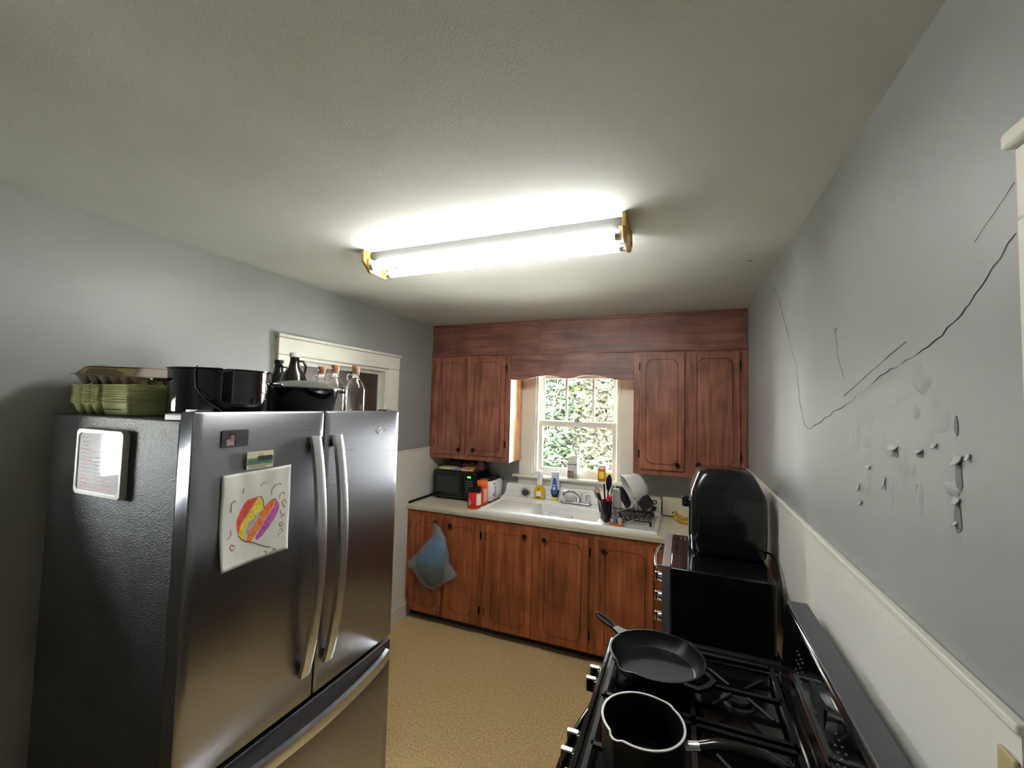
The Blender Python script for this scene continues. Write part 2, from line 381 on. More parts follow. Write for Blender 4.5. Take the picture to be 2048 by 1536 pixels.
def bare(y, z, sy, sz):
    n = 14; ph = random.random()*6
    poly = [(y+sy*.5*math.cos(2*math.pi*k/n)*random.uniform(.7, 1.1), z+sz*.5*math.sin(2*math.pi*k/n)*random.uniform(.8, 1.1)) for k in range(n)]
    MB().prism(poly, 'x', W-.0011, W-.0002).build('bare_patch', 'bare_plaster', wr, smooth=0)
for q in [(-2.678, 1.668, .020, .062), (-2.672, 1.600, .020, .060), (-2.452, 1.684, .05, .022), (-2.557, 1.692, .034, .016), (-2.674, 1.748, .014, .032), (-2.546, 1.624, .010, .02)]: bare(*q)
for q in [(-2.678, 1.700, .022, .016, .007), (-2.672, 1.632, .018, .012, .006), (-2.668, 1.592, .010, .008, .005), (-2.453, 1.698, .040, .010, .007), (-2.557, 1.700, .028, .009, .006), (-2.258, 1.59, .012, .022, .004),
          (-2.269, 1.548, .016, .012, .005), (-2.404, 1.625, .010, .026, .004), (-2.32, 1.64, .024, .008, .004), (-2.099, 2.012, .012, .012, .004), (-2.61, 1.715, .016, .010, .004), (-2.705, 1.705, .010, .012, .004)]: flake(*q)
def blister(y, z, ry_, rz_, h):
    n, m_ = 18, 5; ph = random.uniform(0, 6); rings = []
    for i in range(m_):
        f = 1-i/m_; rings.append([(W+.0004-h*(1-f*f), y+ry_*f*math.cos(2*math.pi*k/n)*(1+.18*math.sin(3*k*2*math.pi/n+ph)), z+rz_*f*math.sin(2*math.pi*k/n)*(1+.15*math.cos(2*k*2*math.pi/n+ph))) for k in range(n)])
    MB().loft(rings, False, True).build('paint_blister', 'wall_paint', wr, smooth=60)
rb = random.Random(21)
for _ in range(26): blister(rb.uniform(-2.66, -2.2), rb.uniform(1.55, 1.80), rb.uniform(.012, .04), rb.uniform(.012, .045), rb.uniform(.001, .003))
for q in ((-2.57, 1.835, .035, .03, .006), (-2.47, 1.815, .03, .035, .004), (-2.33, 1.77, .03, .05, .004), (-2.25, 1.72, .02, .06, .003)): blister(*q)

# hard-to-miss swollen plaster ridge under the long crack
mb = MB(); rings = []
for i in range(13):
    f = i/12; y = -2.18-.42*f; z = 1.765+.10*f; hgt = .006*math.sin(math.pi*f)
    rings.append([(W+.001, y, z+.035), (W-hgt*.6, y, z+.022), (W-hgt, y, z), (W-hgt*.6, y, z-.03), (W+.001, y, z-.06)])
mb.loft(rings, False, False, closed=False).build('plaster_bulge', 'wall_paint', wr)

# ------------------------------------------------------------------ outside: pale bounce ground and shrubs
M('bounce_ground', S(228, 225, 216), .9, var=(20, .10)); M('leaf_a', S(30, 46, 24), .6, var=(3, .3)); M('leaf_b', S(46, 50, 26), .6, var=(3, .3)); M('leaf_c', S(50, 48, 31), .6, var=(3, .3))
M('bark', S(66, 60, 54), .8, var=(9, .3))
struct(MB().box(-14, 16, -16, 16, -.56, -.5), 'yard', 'bounce_ground', 'unseen yard, made pale to bounce daylight into the kitchen', 'yard')  # ground out of view, whitened to throw daylight up to the ceiling
def shrub(cx, cy, h, rx, n, mat, label, seed):
    rnd = random.Random(seed); t = thing('shrub', label, 'shrub', (cx, cy, -.5), group='shrubs outside the window')
    mb = MB()
    for _ in range(n):
        a = rnd.uniform(0, 6.283); rr = rx*math.sqrt(rnd.random()); z = -.4 + (h+.4)*rnd.random()
        c = Vector((cx+rr*math.cos(a), cy+.6*rr*math.sin(a), z)); s_ = rnd.uniform(.020, .050)
        q = Matrix.Rotation(rnd.uniform(0, 6.28), 4, 'Z') @ Matrix.Rotation(rnd.uniform(-1.3, 1.3), 4, 'X') @ Matrix.Rotation(rnd.uniform(-.8, .8), 4, 'Y')
        mb.add([(-s_*2, 0, 0), (0, -s_*.8, .006), (s_*2, 0, 0), (0, s_*.8, .006)], [(0, 1, 2, 3)], T(*c) @ q)
    mb.build('foliage', mat, t, smooth=0, kind='stuff')
    for _ in range(9):
        a = rnd.uniform(0, 6.283); p = Vector((cx+rnd.uniform(-.2, .2), cy, -.5)); pts = []
        e = Vector((cx+rx*rnd.uniform(-1, 1), cy+.5*rx*rnd.uniform(-1, .3), h*rnd.uniform(.7, 1.05)))
        for k in range(8):
            f = k/7; pts.append(p.lerp(e, f) + Vector((rnd.uniform(-.05, .05), rnd.uniform(-.05, .05), .25*math.sin(3.14*f))))
        MB().tube(pts, [.016*(1-.75*k/7) for k in range(8)], 6).build('branch', 'bark', t)
shrub(-.55, 4.1, 3.3, .85, 7000, 'leaf_a', 'green shrub seen through the left part of the kitchen window', 1)
shrub(.35, 4.5, 3.4, .80, 6000, 'leaf_b', 'yellow-green twiggy shrub seen through the middle of the window', 2)
shrub(1.15, 4.1, 3.2, .75, 4600, 'leaf_c', 'straw-coloured bare twiggy shrub seen through the right panes', 3)
shrub(-1.9, 4.9, 3.5, .9, 4200, 'leaf_a', 'tall green shrub growing furthest left outside the window', 4)

# ------------------------------------------------------------------ wooden cabinets
def octa(x0, x1, z0, z1, c): return [(x0+c, z0), (x1-c, z0), (x1, z0+c), (x1, z1-c), (x1-c, z1), (x0+c, z1), (x0, z1-c), (x0, z0+c)]
def cab_door(par, x0, x1, z0, z1, yf, knob, hinge, mat, ins=.042, c=.035):
    """slab door with a routed clipped-corner groove; knob = (x, z), hinge = 'l' or 'r'"""
    g = .0035
    o_out = octa(x0+ins, x1-ins, z0+ins, z1-ins, c); o_in = octa(x0+ins+g, x1-ins-g, z0+ins+g, z1-ins-g, c)
    mb = MB().box(x0, x1, yf-.012, yf, z0, z1)
    mb.ring([(x0, z0), (x1, z0), (x1, z1), (x0, z1)], o_out, 'y', yf-.018, yf-.012)
    mb.prism(o_in, 'y', yf-.018, yf-.012)
    d_ = mb.build('door', mat, par, smooth=20)
    MB().ring(o_out, o_in, 'y', yf-.0135, yf-.012).build('panel_groove', 'groove', d_, smooth=0)
    kx, kz = knob
    MB().lathe([(0, 0), (.008, 0), (.007, .010), (.016, .016), (.017, .022), (.012, .028), (0, .030)], n=18, mat=T(kx, yf-.018, kz) @ Matrix.Rotation(R(90), 4, 'X')).build('knob', 'knob_metal', d_)
    hx = x0-.006 if hinge == 'l' else x1+.006
    for hz in (z0+.08, z1-.12):
        MB().box(hx-.006, hx+.006, yf-.010, yf-.001, hz, hz+.055).cyl((hx-(.006 if hinge == 'r' else -.006), yf-.014, hz+.004), (hx-(.006 if hinge == 'r' else -.006), yf-.014, hz+.05), .004, n=8).build('hinge', 'hinge_metal', d_)
def base_unit(label, x0, x1, doors):
    t = thing('base_cabinet', label, 'cabinet', ((x0+x1)/2, -.3, 0), group='base cabinets under the counter')
    MB().box(x0, x0+.016, -.58, -.03, .072, .882).box(x1-.016, x1, -.58, -.03, .072, .882).box(x0+.016, x1-.016, -.58, -.03, .072, .088).box(x0+.016, x1-.016, -.04, -.03, .088, .882).build('carcass', 'cab_wood_low', t)
    MB().box(x0, x1, -.52, -.03, 0, .072).build('toe_kick', 'dark', t)
    fr = MB(); xs = [x0] + [v for d_ in doors for v in d_[:2]] + [x1]
    cells(fr, 'y', -.60, -.58, (x0, x1), (.072, .882), [(d_[0]+.006, d_[1]-.006, .095, .84) for d_ in doors])
    fr.build('face_frame', 'cab_wood_low', t)
    for a, b, kx, kz, hg in doors: cab_door(t, a, b, .085, .848, -.60, (kx, kz), hg, 'cab_wood_low', ins=.05)
base_unit('base cabinet at the left end with a plastic bag on its knob', .012, .714, [(.055, .355, .300, .812, 'l'), (.390, .688, .440, .805, 'r')])
base_unit('base cabinet below the sink with two knobs meeting in the middle', .716, 1.560, [(.744, 1.112, 1.060, .807, 'l'), (1.162, 1.530, 1.210, .800, 'r')])
base_unit('base cabinet at the right end half hidden by the toaster oven', 1.562, 2.528, [(1.594, 1.956, 1.636, .784, 'r'), (2.02, 2.45, 2.07, .784, 'r')])
def upper_unit(label, x0, x1, doors, side):
    t = thing('wall_cabinet', label, 'cabinet', ((x0+x1)/2, -.15, 1.28), group='wall cabinets beside the window')
    MB().box(x0, x1, -.28, -.022, 1.282, 2.188).build('carcass', 'cab_side_lit', t)
    fr = cells(MB(), 'y', -.30, -.28, (x0, x1), (1.28, 2.188), [(d_[0]+.006, d_[1]-.006, 1.335, 2.16) for d_ in doors]); fr.build('face_frame', 'cab_wood', t)
    for a, b, z0, kx, hg in doors: cab_door(t, a, b, z0, 2.168, -.30, (kx, z0+.045), hg, 'cab_wood', ins=.04)
upper_unit('wall cabinet hanging left of the window above the microwave', .003, .787, [(.060, .373, 1.320, .322, 'l'), (.415, .741, 1.325, .462, 'r')], 1)
upper_unit('wall cabinet hanging right of the window above the air fryer', 1.787, W-.003, [(1.835, 2.140, 1.320, 2.094, 'l'), (2.182, 2.492, 1.330, 2.232, 'r')], 0)
t = thing('soffit', 'brown wooden soffit running along the ceiling above the cabinets', 'soffit', (W/2, -.15, 2.19))
MB().box(.003, 1.03, -.296, -.001, 2.192, 2.470).build('soffit_board', 'cab_wood_flat', t)
MB().box(1.032, W-.003, -.296, -.001, 2.192, 2.470).build('soffit_board', 'cab_wood_flat', t)
MB().box(.003, W-.003, -.306, -.296, 2.452, 2.470).build('top_moulding', 'cab_wood_flat', t, bevel=.003)
MB().box(.003, W-.003, -.312, -.296, 2.186, 2.200).build('bottom_moulding', 'cab_wood_flat', t, bevel=.004)
def valance_z(x):
    k = [(.787, 1.978), (.93, 1.978), (.985, 1.996), (1.03, 2.004), (1.08, 2.013), (1.13, 2.013), (1.18, 2.003), (1.24, 1.990), (1.285, 1.987), (1.33, 1.992), (1.38, 2.008), (1.43, 2.013), (1.47, 2.012), (1.52, 2.008), (1.58, 1.996), (1.64, 1.979), (1.787, 1.978)]
    for (a, za), (b, zb) in zip(k, k[1:]):
        if a <= x <= b:
            f = (x-a)/(b-a); return za+(zb-za)*f
    return 1.978
xs = [.789+(.996*i/60) for i in range(61)]
mb = MB().loft([[(x, -.296, valance_z(x)), (x, -.278, valance_z(x)), (x, -.278, 2.186), (x, -.296, 2.186)] for x in xs])
one(mb, 'valance', 'cab_wood_flat', 'brown wooden valance with a scalloped lower edge above the window', 'valance', (1.287, -.287, 2.18), smooth=25)

# ------------------------------------------------------------------ countertop and sink
C = .925
t = thing('countertop', 'cream laminate countertop along the window wall', 'countertop', (1.27, -.3, .885))
cells(MB(), 'z', .884, C, (.012, W-.014), (-.612, -.001), [(.70, 1.93, -.545, -.09)]).build('slab', 'counter', t)
MB().box(.012, W-.014, -.620, -.612, .888, C-.002).build('front_edge', 'counter_edge', t, bevel=.004)
MB().box(.012, W-.014, -.6215, -.6195, .903, .906).build('edge_line', 'plastic_grey', t)
MB().box(1.985, W-.014, -.022, -.001, C, 1.072).build('backsplash', 'counter', t, bevel=.004)
MB().box(.0125, .024, -.60, -.02, C, C+.018).build('side_strip', 'dark', t, bevel=.002)
MB().box(1.985, W-.014, -.026, -.021, C, C+.008).build('seam_strip', 'steel_dark', t)

def sstep(a, b, x):
    x = max(0, min(1, (x-a)/(b-a))); return x*x*(3-2*x)
SX0, SX1, SY0, SY1 = .640, 1.980, -.606, -.075
def sink_h(x, y):
    z = .950
    edge = min(x-SX0, SX1-x, y-SY0)
    z -= .012*(1-sstep(0, .014, edge))
    inb = sstep(.028, .042, min(x-SX0, SX1-x, y-SY0-.002)) * (1-sstep(-.150, -.138, y))
    z -= .010*inb
    if x < 1.02: z -= .004*sstep(.68, 1.0, x)*inb; z += .0016*inb*(.5+.5*math.cos((y+.6)*2*math.pi/.05))*sstep(.68, .72, x)*(1-sstep(.96, 1.0, x))
    if x > 1.57: z += .0016*inb*(.5+.5*math.cos((y+.6)*2*math.pi/.05))*sstep(1.60, 1.64, x)*(1-sstep(1.90, 1.94, x))
    bas = sstep(1.030, 1.052, x)*(1-sstep(1.535, 1.558, x))*sstep(-.500, -.474, y)*(1-sstep(-.165, -.148, y))
    z = z*(1-bas) + .780*bas
    z += .018*sstep(-.140, -.120, y)
    return z
nx, ny = 190, 80
g = [[(SX0+(SX1-SX0)*i/nx, SY0+(SY1-SY0)*j/ny) for j in range(ny+1)] for i in range(nx+1)]
t = thing('sink', 'white enamelled cast-iron sink with drainboards on both sides', 'sink', (1.31, -.34, C))
mb = MB(); V = [(x, y, sink_h(x, y)) for r_ in g for x, y in r_]
F = [(i*(ny+1)+j, (i+1)*(ny+1)+j, (i+1)*(ny+1)+j+1, i*(ny+1)+j+1) for i in range(nx) for j in range(ny)]
mb.add(V, F)
rim = [(SX0+(SX1-SX0)*i/nx, SY0) for i in range(nx+1)] + [(SX1, SY0+(SY1-SY0)*j/ny) for j in range(1, ny+1)] + [(SX0+(SX1-SX0)*i/nx, SY1) for i in range(nx-1, -1, -1)] + [(SX0, SY0+(SY1-SY0)*j/ny) for j in range(ny-1, 0, -1)]
mb.loft([[(x, y, C+.0005) for x, y in rim], [(x, y, sink_h(x, y)) for x, y in rim]], False, False)
mb.build('deck_and_basin', 'porcelain', t, smooth=60)
bp = [(SX0+.01, C+.0005), (SX1-.004, C+.0005), (SX1-.004, 1.055), (SX1-.012, 1.070), (SX1-.025, 1.076), (SX0+.06, 1.076), (SX0+.042, 1.070), (SX0+.035, 1.055), (SX0+.03, 1.0), (SX0+.012, .975)]
MB().prism(bp, 'y', -.075, -.022).build('backsplash', 'porcelain', t, bevel=.006, seg=3)
for z in (1.012, 1.045): MB().box(SX0+.05, SX1-.03, -.0765, -.0745, z, z+.004).build('backsplash_ridge', 'porcelain', t, bevel=.001)
MB().lathe([(0, .781), (.03, .781), (.04, .784), (.043, .781)], (1.30, -.32, 0), 20).build('drain', 'chrome', t)
# white bowl in the basin
one(MB().lathe([(0, .0), (.045, 0), (.075, .04), (.097, .138), (.100, .143), (.094, .142), (.070, .044), (.042, .008), (0, .006)], (1.25, -.325, .782), 32), 'mixing_bowl', 'plastic_white', 'white bowl sitting in the sink basin', 'bowl', (1.25, -.325, .782))
# faucet
t = thing('faucet', 'chrome two-handle faucet with clear knobs behind the basin', 'faucet', (1.32, -.112, .968))
MB().loft([rrect(1.315, -.110, .130, .026, .025, z) for z in (.967, .976)] + [rrect(1.315, -.110, .124, .020, .019, .982)]).build('base_plate', 'chrome', t)
MB().loft([rrect(1.315, -.110, .134, .030, .029, .9665), rrect(1.315, -.110, .134, .030, .029, .969)]).build('gasket', 'gasket', t)
MB().tube([(1.335, -.11, .98), (1.335, -.11, 1.01), (1.325, -.118, 1.035), (1.305, -.138, 1.058), (1.28, -.165, 1.07), (1.255, -.19, 1.070), (1.238, -.205, 1.062)], [.018, .017, .015, .013, .012, .013, .014], 14).cyl((1.238, -.205, 1.064), (1.238, -.206, 1.045), .012, n=14).build('spout', 'chrome', t)
MB().cyl((1.352, -.105, .98), (1.356, -.10, 1.045), .004, n=10).lathe([(0, 0), (.008, .003), (.008, .010), (0, .013)], (1.356, -.10, 1.043), 12).build('lift_rod', 'chrome', t)
for x in (1.222, 1.412):
    k = MB().lathe([(0, .0), (.017, .0), (.020, .018), (.023, .044), (.018, .050), (0, .051)], (x, -.11, .990), 10).build('handle', 'glass', t, label='clear acrylic faucet knob', smooth=20)
    MB().cyl((x, -.11, .981), (x, -.11, .991), .015).build('handle_stem', 'chrome', k)
# strainer leaning on the backsplash
t = thing('sink_strainer', 'round steel sink strainer leaning against the backsplash', 'strainer', (.862, -.088, .969), rot=(R(-78), 0, R(20)))
Mx = T(0, 0, 0)
MB().lathe([(.030, -.004), (.043, 0), (.044, .004), (.040, .004), (.030, .000)], (0, -.042, 0), 28).build('rim', 'steel_light', t)
MB().lathe([(0, -.010), (.020, -.010), (.030, -.003)], (0, -.042, 0), 24).build('mesh_basket', 'steel_dark', t)
MB().lathe([(0, -.010), (.007, -.010), (.006, .006), (.012, .010), (0, .013)], (0, -.042, 0), 16).build('post', 'black_satin', t)
# yellow soap bottle with white pump
M('soap_yellow', S(238, 205, 20), .2, trans=.25); M('label_blue', S(40, 60, 110), .4); M('soap_blue', S(24, 34, 92), .15, coat=.5); M('bottle_clear', S(205, 214, 232), .15)
M('orange', S(232, 110, 30), .4); M('tub_red', S(214, 40, 26), .35); M('tub_orange', S(228, 84, 40), .35); M('white_paper', S(226, 226, 220), .7); M('label_yellow', S(226, 205, 70), .5); M('honey', S(190, 110, 20), .15, coat=.4)
LZ = .9685
t = thing('soap_dispenser', 'yellow liquid soap bottle with a white pump on the sink ledge', 'bottle', (.998, -.108, LZ))
MB().loft([rrect(.998, -.108, hx, hy, min(hx, hy)*.7, LZ+z) for z, hx, hy in ((0, .040, .024), (.006, .045, .027), (.05, .047, .028), (.085, .042, .026), (.112, .026, .020), (.122, .018, .018))]).build('bottle', 'soap_yellow', t, smooth=60)
MB().loft([rrect(.998, -.137, .022, .0006, .0005, LZ+z) for z in (.02, .07)]).build('label', 'white_paper', t)
MB().box(.980, 1.016, -.1385, -.137, LZ+.016, LZ+.026).build('label_band', 'dark', t)
MB().lathe([(0, 0), (.007, 0), (.007, .002), (0, .002)], n=14, mat=T(.998, -.1355, LZ+.088) @ Matrix.Rotation(R(90), 4, 'X')).build('label_dot', 'tub_red', t)
MB().lathe([(.020, .120), (.020, .20), (.018, .215), (.0, .216)], (.996, -.108, LZ), 20).build('pump_collar', 'plastic_white', t)
MB().loft([rrect(.988, -.108, .028, .016, .012, LZ+.214), rrect(.988, -.108, .030, .017, .012, LZ+.228), rrect(.992, -.108, .024, .014, .010, LZ+.238)]).build('pump_head', 'plastic_white', t)
MB().tube([(1.008, -.108, LZ+.222), (1.018, -.108, LZ+.205), (1.026, -.108, LZ+.182), (1.034, -.108, LZ+.172)], [.007, .006, .006, .005], 8).build('trigger', 'plastic_white', t)
# upside-down blue dish soap
t = thing('dish_soap_bottle', 'blue dish soap bottle standing upside down on the sink ledge', 'bottle', (1.133, -.108, LZ))
MB().lathe([(0, 0), (.018, 0), (.020, .004), (.018, .026), (.014, .030)], (1.133, -.108, LZ), 20).build('cap', 'label_yellow', t, label='yellow-green cap at the bottom')
MB().lathe([(.012, .028), (.026, .034), (.034, .060), (.0385, .095)], (1.133, -.108, LZ), 28, sy=.75).build('soap_body', 'soap_blue', t, smooth=60)
MB().lathe([(.0385, .095), (.039, .13), (.036, .165), (.032, .20), (.031, .225), (.035, .232), (.036, .240), (.030, .243), (.026, .236), (0, .236)], (1.133, -.108, LZ), 28, sy=.75).build('upper_body', 'bottle_clear', t, smooth=60)
lb = MB(); pts = []
for k in range(20):
    a = 2*math.pi*k/20; u = .026*math.cos(a)*(1-.25*math.sin(a)); v = .115+.062*math.sin(a)+(.02 if math.sin(a) > .8 else 0)
    pts.append((1.139+u, -.1395-(.0012 if abs(u) < .02 else -.004), LZ+v))
lb.add(pts, [tuple(range(20))]).build('label', M('label_navy', S(52, 84, 140), .35), t, smooth=0)
text('Dawn', .022, 'white_paper', t, T(1.139, -.1412, LZ+.135) @ FACE_Y)
text('ULTRA', .009, 'white_paper', t, T(1.139, -.1412, LZ+.112) @ FACE_Y)
# carton and jar on the window stool
t = thing('drink_carton', 'small pale carton with an opened gable top on the window sill', 'carton', (1.273, -.032, 1.156))
MB().box(1.225, 1.310, -.064, .0, 1.156, 1.30).build('body', M('carton_pale', S(206, 206, 196), .5), t, bevel=.002)
MB().add([(1.225, -.064, 1.30), (1.310, -.064, 1.30), (1.310, 0, 1.30), (1.225, 0, 1.30), (1.232, -.040, 1.325), (1.306, -.034, 1.328), (1.306, -.030, 1.328), (1.232, -.036, 1.325)], [(0, 1, 5, 4), (2, 3, 7, 6), (1, 2, 6, 5), (3, 0, 4, 7), (4, 5, 6, 7)]).build('gable', 'carton_pale', t, smooth=0)
MB().box(-.038, .038, -.002, .002, 0, .022, T(1.275, -.035, 1.322) @ Matrix.Rotation(R(-14), 4, 'Y')).build('top_seal', 'carton_pale', t)
MB().box(1.228, 1.283, -.0655, -.0645, 1.160, 1.222).build('picture_panel', M('pic_dark', S(70, 56, 84), .5, var=(60, .7), col2=S(190, 150, 140)), t)
MB().box(1.285, 1.308, -.0655, -.0645, 1.160, 1.20).build('picture_panel', M('pic_green', S(196, 200, 150), .5, var=(70, .6)), t)
for a, b in ((1.231, 1.266), (1.273, 1.304)): MB().box(a, b, -.0655, -.0645, 1.272, 1.278).build('title_bar', 'dark', t)
t = thing('honey_jar', 'amber jar with a yellow label and pale lid on the window sill', 'jar', (1.514, -.035, 1.156))
MB().loft([rrect(1.514, -.035, hx, hx*.9, hx*.5, 1.156+z) for z, hx in ((0, .030), (.006, .034), (.10, .034), (.108, .030))]).build('jar_body', 'honey', t, smooth=60)
MB().lathe([(0, .107), (.031, .107), (.032, .130), (0, .131)], (1.514, -.035, 1.156), 24).build('lid', 'plastic_white', t)
MB().box(1.494, 1.536, -.0672, -.0660, 1.18, 1.235).build('label', 'label_yellow', t)

# ------------------------------------------------------------------ microwave corner
t = thing('microwave', 'small black microwave with a green clock on the counter', 'microwave', (.28, -.18, C))
MB().box(.070, .488, -.31, -.03, .937, 1.178).build('case', 'black_satin', t, bevel=.012, seg=3)
for x in (.10, .45):
    for y in (-.29, -.06): MB().cyl((x, y, C+.0005), (x, y, .938), .012, n=12).build('foot', 'black_matte', t)
dr = MB().box(.072, .372, -.328, -.31, .942, 1.174).build('door', M('mw_door', S(20, 21, 22), .18, coat=.4), t, bevel=.008)
MB().box(.112, .330, -.3295, -.3275, .985, 1.130).build('door_window', M('mw_glass', S(52, 52, 54), .12), dr, bevel=.002)
pn = MB().box(.375, .486, -.326, -.31, .942, 1.174).build('control_panel', 'black_satin', t, bevel=.006)
MB().box(.397, .464, -.3272, -.3255, 1.118, 1.150).build('display', M('mw_display', S(6, 26, 8), .2), pn)
dgt = text('8:02', .021, M('clock_green', S(60, 200, 60), .5, emit=(S(90, 255, 60), 2.2)), pn, T(.432, -.328, 1.134) @ FACE_Y, name='clock_digits')
for r_ in range(5):
    for c_ in range(3): MB().box(.400+.023*c_, .416+.023*c_, -.3272, -.3255, 1.092-.021*r_, 1.102-.021*r_).build('key', M('key_grey', S(98, 100, 104), .5), pn)
MB().box(.395, .466, -.3275, -.3255, .952, .975).build('open_button', 'black_matte', pn, bevel=.003)
# things lying on the microwave
def pad(name, label, cat, mat, cx, cy, z, sx, sy, th, rz, amp, seed):
    nx_, ny_ = 10, 8; rnd = random.Random(seed); top = []; bot = []
    for i in range(nx_+1):
        for j in range(ny_+1):
            u = i/nx_-.5; v = j/ny_-.5; nz = noise.noise((u*3+seed, v*3, seed*1.7))
            e = 1-.12*noise.noise((u*5, v*5, seed+9.))
            top.append((u*sx*e, v*sy*e, th+amp*abs(nz))); bot.append((u*sx*e, v*sy*e, 0))
    f = lambda o: [(o+i*(ny_+1)+j, o+(i+1)*(ny_+1)+j, o+(i+1)*(ny_+1)+j+1, o+i*(ny_+1)+j+1) for i in range(nx_) for j in range(ny_)]
    n_ = len(top); edge = [i*(ny_+1) for i in range(nx_+1)] + [nx_*(ny_+1)+j for j in range(1, ny_+1)] + [i*(ny_+1)+ny_ for i in range(nx_-1, -1, -1)] + [j for j in range(ny_-1, 0, -1)]
    mb = MB().add(top+bot, f(0)+f(n_)+[(edge[k], edge[(k+1) % len(edge)], edge[(k+1) % len(edge)]+n_, edge[k]+n_) for k in range(len(edge))])
    o = mb.build(name, mat, None, smooth=50); o.location = (cx, cy, z); o.rotation_euler.z = rz
    return tag(o, label, cat, 'papers and bags on the microwave')
MT = 1.179
pad('booklet', 'cream booklet lying on the left of the microwave', 'booklet', M('cream_paper', S(222, 214, 172), .7), .165, -.20, MT, .15, .16, .012, .1, .004, 3)
pad('envelope', 'blue and white envelope at the front of the microwave top', 'envelope', M('blue_paper', S(70, 100, 160), .5, var=(14, .5), col2=S(225, 228, 235)), .275, -.245, MT, .12, .10, .006, -.3, .010, 5)
pad('snack_packet', 'orange snack packet lying on the microwave', 'packet', M('orange_pack', S(214, 128, 74), .3, var=(20, .5), col2=S(230, 190, 150)), .375, -.235, MT, .11, .11, .012, .3, .022, 8)
pad('bread_bag', 'crumpled reddish brown plastic bag over the right of the microwave', 'bag', M('bag_brown', S(128, 76, 72), .25, var=(16, .6), col2=S(60, 36, 36), coat=.3), .39, -.11, MT, .19, .15, .030, .1, .085, 11)
pad('folded_bag', 'dark folded bag at the back of the microwave top', 'bag', M('bag_dark', S(70, 48, 46), .3, var=(14, .4)), .20, -.085, MT, .2, .10, .030, 0, .055, 14)
# tubs
t = thing('red_canister', 'red plastic canister with a black snap lid beside the sink', 'canister', (.566, -.478, C))
MB().lathe([(0, .001), (.050, .001), (.054, .006), (.054, .128), (.050, .134)], (.566, -.478, C), 32).build('body', 'tub_red', t)
MB().lathe([(0, .171), (.045, .171), (.056, .164), (.058, .150), (.058, .134), (.050, .132)], (.566, -.478, C), 32).build('lid', 'black_satin', t)
MB().loft([rrect(.620, -.500, .012, .018, .006, C+z) for z in (.136, .162)]).build('lid_latch', 'black_satin', t)
lab = [(.566+.0546*math.cos(R(a)), -.478+.0546*math.sin(R(a))) for a in range(-48, 20, 8)]
MB().loft([[(x, y, C+.03) for x, y in lab], [(x, y, C+.12) for x, y in lab]], False, False, closed=False).build('label', 'white_paper', t)
for dx, dz in ((-.024, .07), (-.012, .052), (-.018, .038)):
    a = math.asin(dx/.0546); st_ = [(dx+.011*(1 if k % 2 else .45)*math.cos(k*math.pi/4), dz+.014*(1 if k % 2 else .45)*math.sin(k*math.pi/4)) for k in range(8)]
    MB().add([(.566+u, -.478-math.sqrt(max(.0001, .0549**2-u*u)), C+v) for u, v in st_], [tuple(range(8))]).build('printed_star', 'white_paper', t, smooth=0)
t = thing('orange_canister', 'orange canister with an orange lid behind the red one', 'canister', (.578, -.362, C))
MB().lathe([(0, .001), (.040, .001), (.043, .006), (.043, .165), (.038, .17)], (.578, -.362, C), 28).build('body', 'tub_orange', t)
MB().lathe([(0, .205), (.042, .203), (.045, .196), (.045, .170), (.038, .168)], (.578, -.362, C), 28).build('lid', 'orange', t)
lab = [(.578+.0436*math.cos(R(a)), -.362+.0436*math.sin(R(a))) for a in range(-50, 0, 8)]
MB().loft([[(x, y, C+.03) for x, y in lab], [(x, y, C+.14) for x, y in lab]], False, False, closed=False).build('label', M('label_pink', S(236, 180, 160), .6), t)
# toaster
t = thing('toaster', 'white two-slice toaster with a black top beside the sink', 'toaster', (.558, -.165, C))
secs = [(.012, .058, .128), (.022, .066, .138), (.10, .068, .142), (.16, .064, .138), (.185, .056, .128)]
MB().loft([rrect(.560, -.165, hx, hy, .04, C+z) for z, hx, hy in secs]).build('body', 'plastic_white', t, smooth=60)
MB().loft([rrect(.560, -.165, .0565, .1285, .04, C+.184), rrect(.560, -.165, .050, .120, .036, C+.199)]).build('top_cover', 'black_gloss', t)
MB().loft([rrect(.560, -.165, .058, .128, .04, C+.0006), rrect(.560, -.165, .056, .126, .04, C+.013)]).build('base', 'black_matte', t)
for x in (.540, .580): MB().box(x-.012, x+.012, -.26, -.07, C+.1985, C+.2000).build('bread_slot', 'dark', t)
MB().box(.525, .600, -.295, -.280, C+.199, C+.206).build('crumb_guard', 'steel_light', t, bevel=.002)
for k in range(5): MB().box(.6272, .6290, -.215, -.195, C+.045+.018*k, C+.054+.018*k).build('button', 'black_matte', t)
MB().lathe([(0, 0), (.013, 0), (.011, .010), (0, .010)], n=18, mat=T(.6275, -.245, C+.07) @ Matrix.Rotation(R(90), 4, 'Y')).build('dial', 'plastic_grey', t)
MB().box(.6268, .6290, -.25, -.215, C+.155, C+.161).build('name_mark', 'black_matte', t)
MB().box(.555, .575, -.026, -.010, C+.12, C+.135).build('lever', 'plastic_grey', t, bevel=.003)

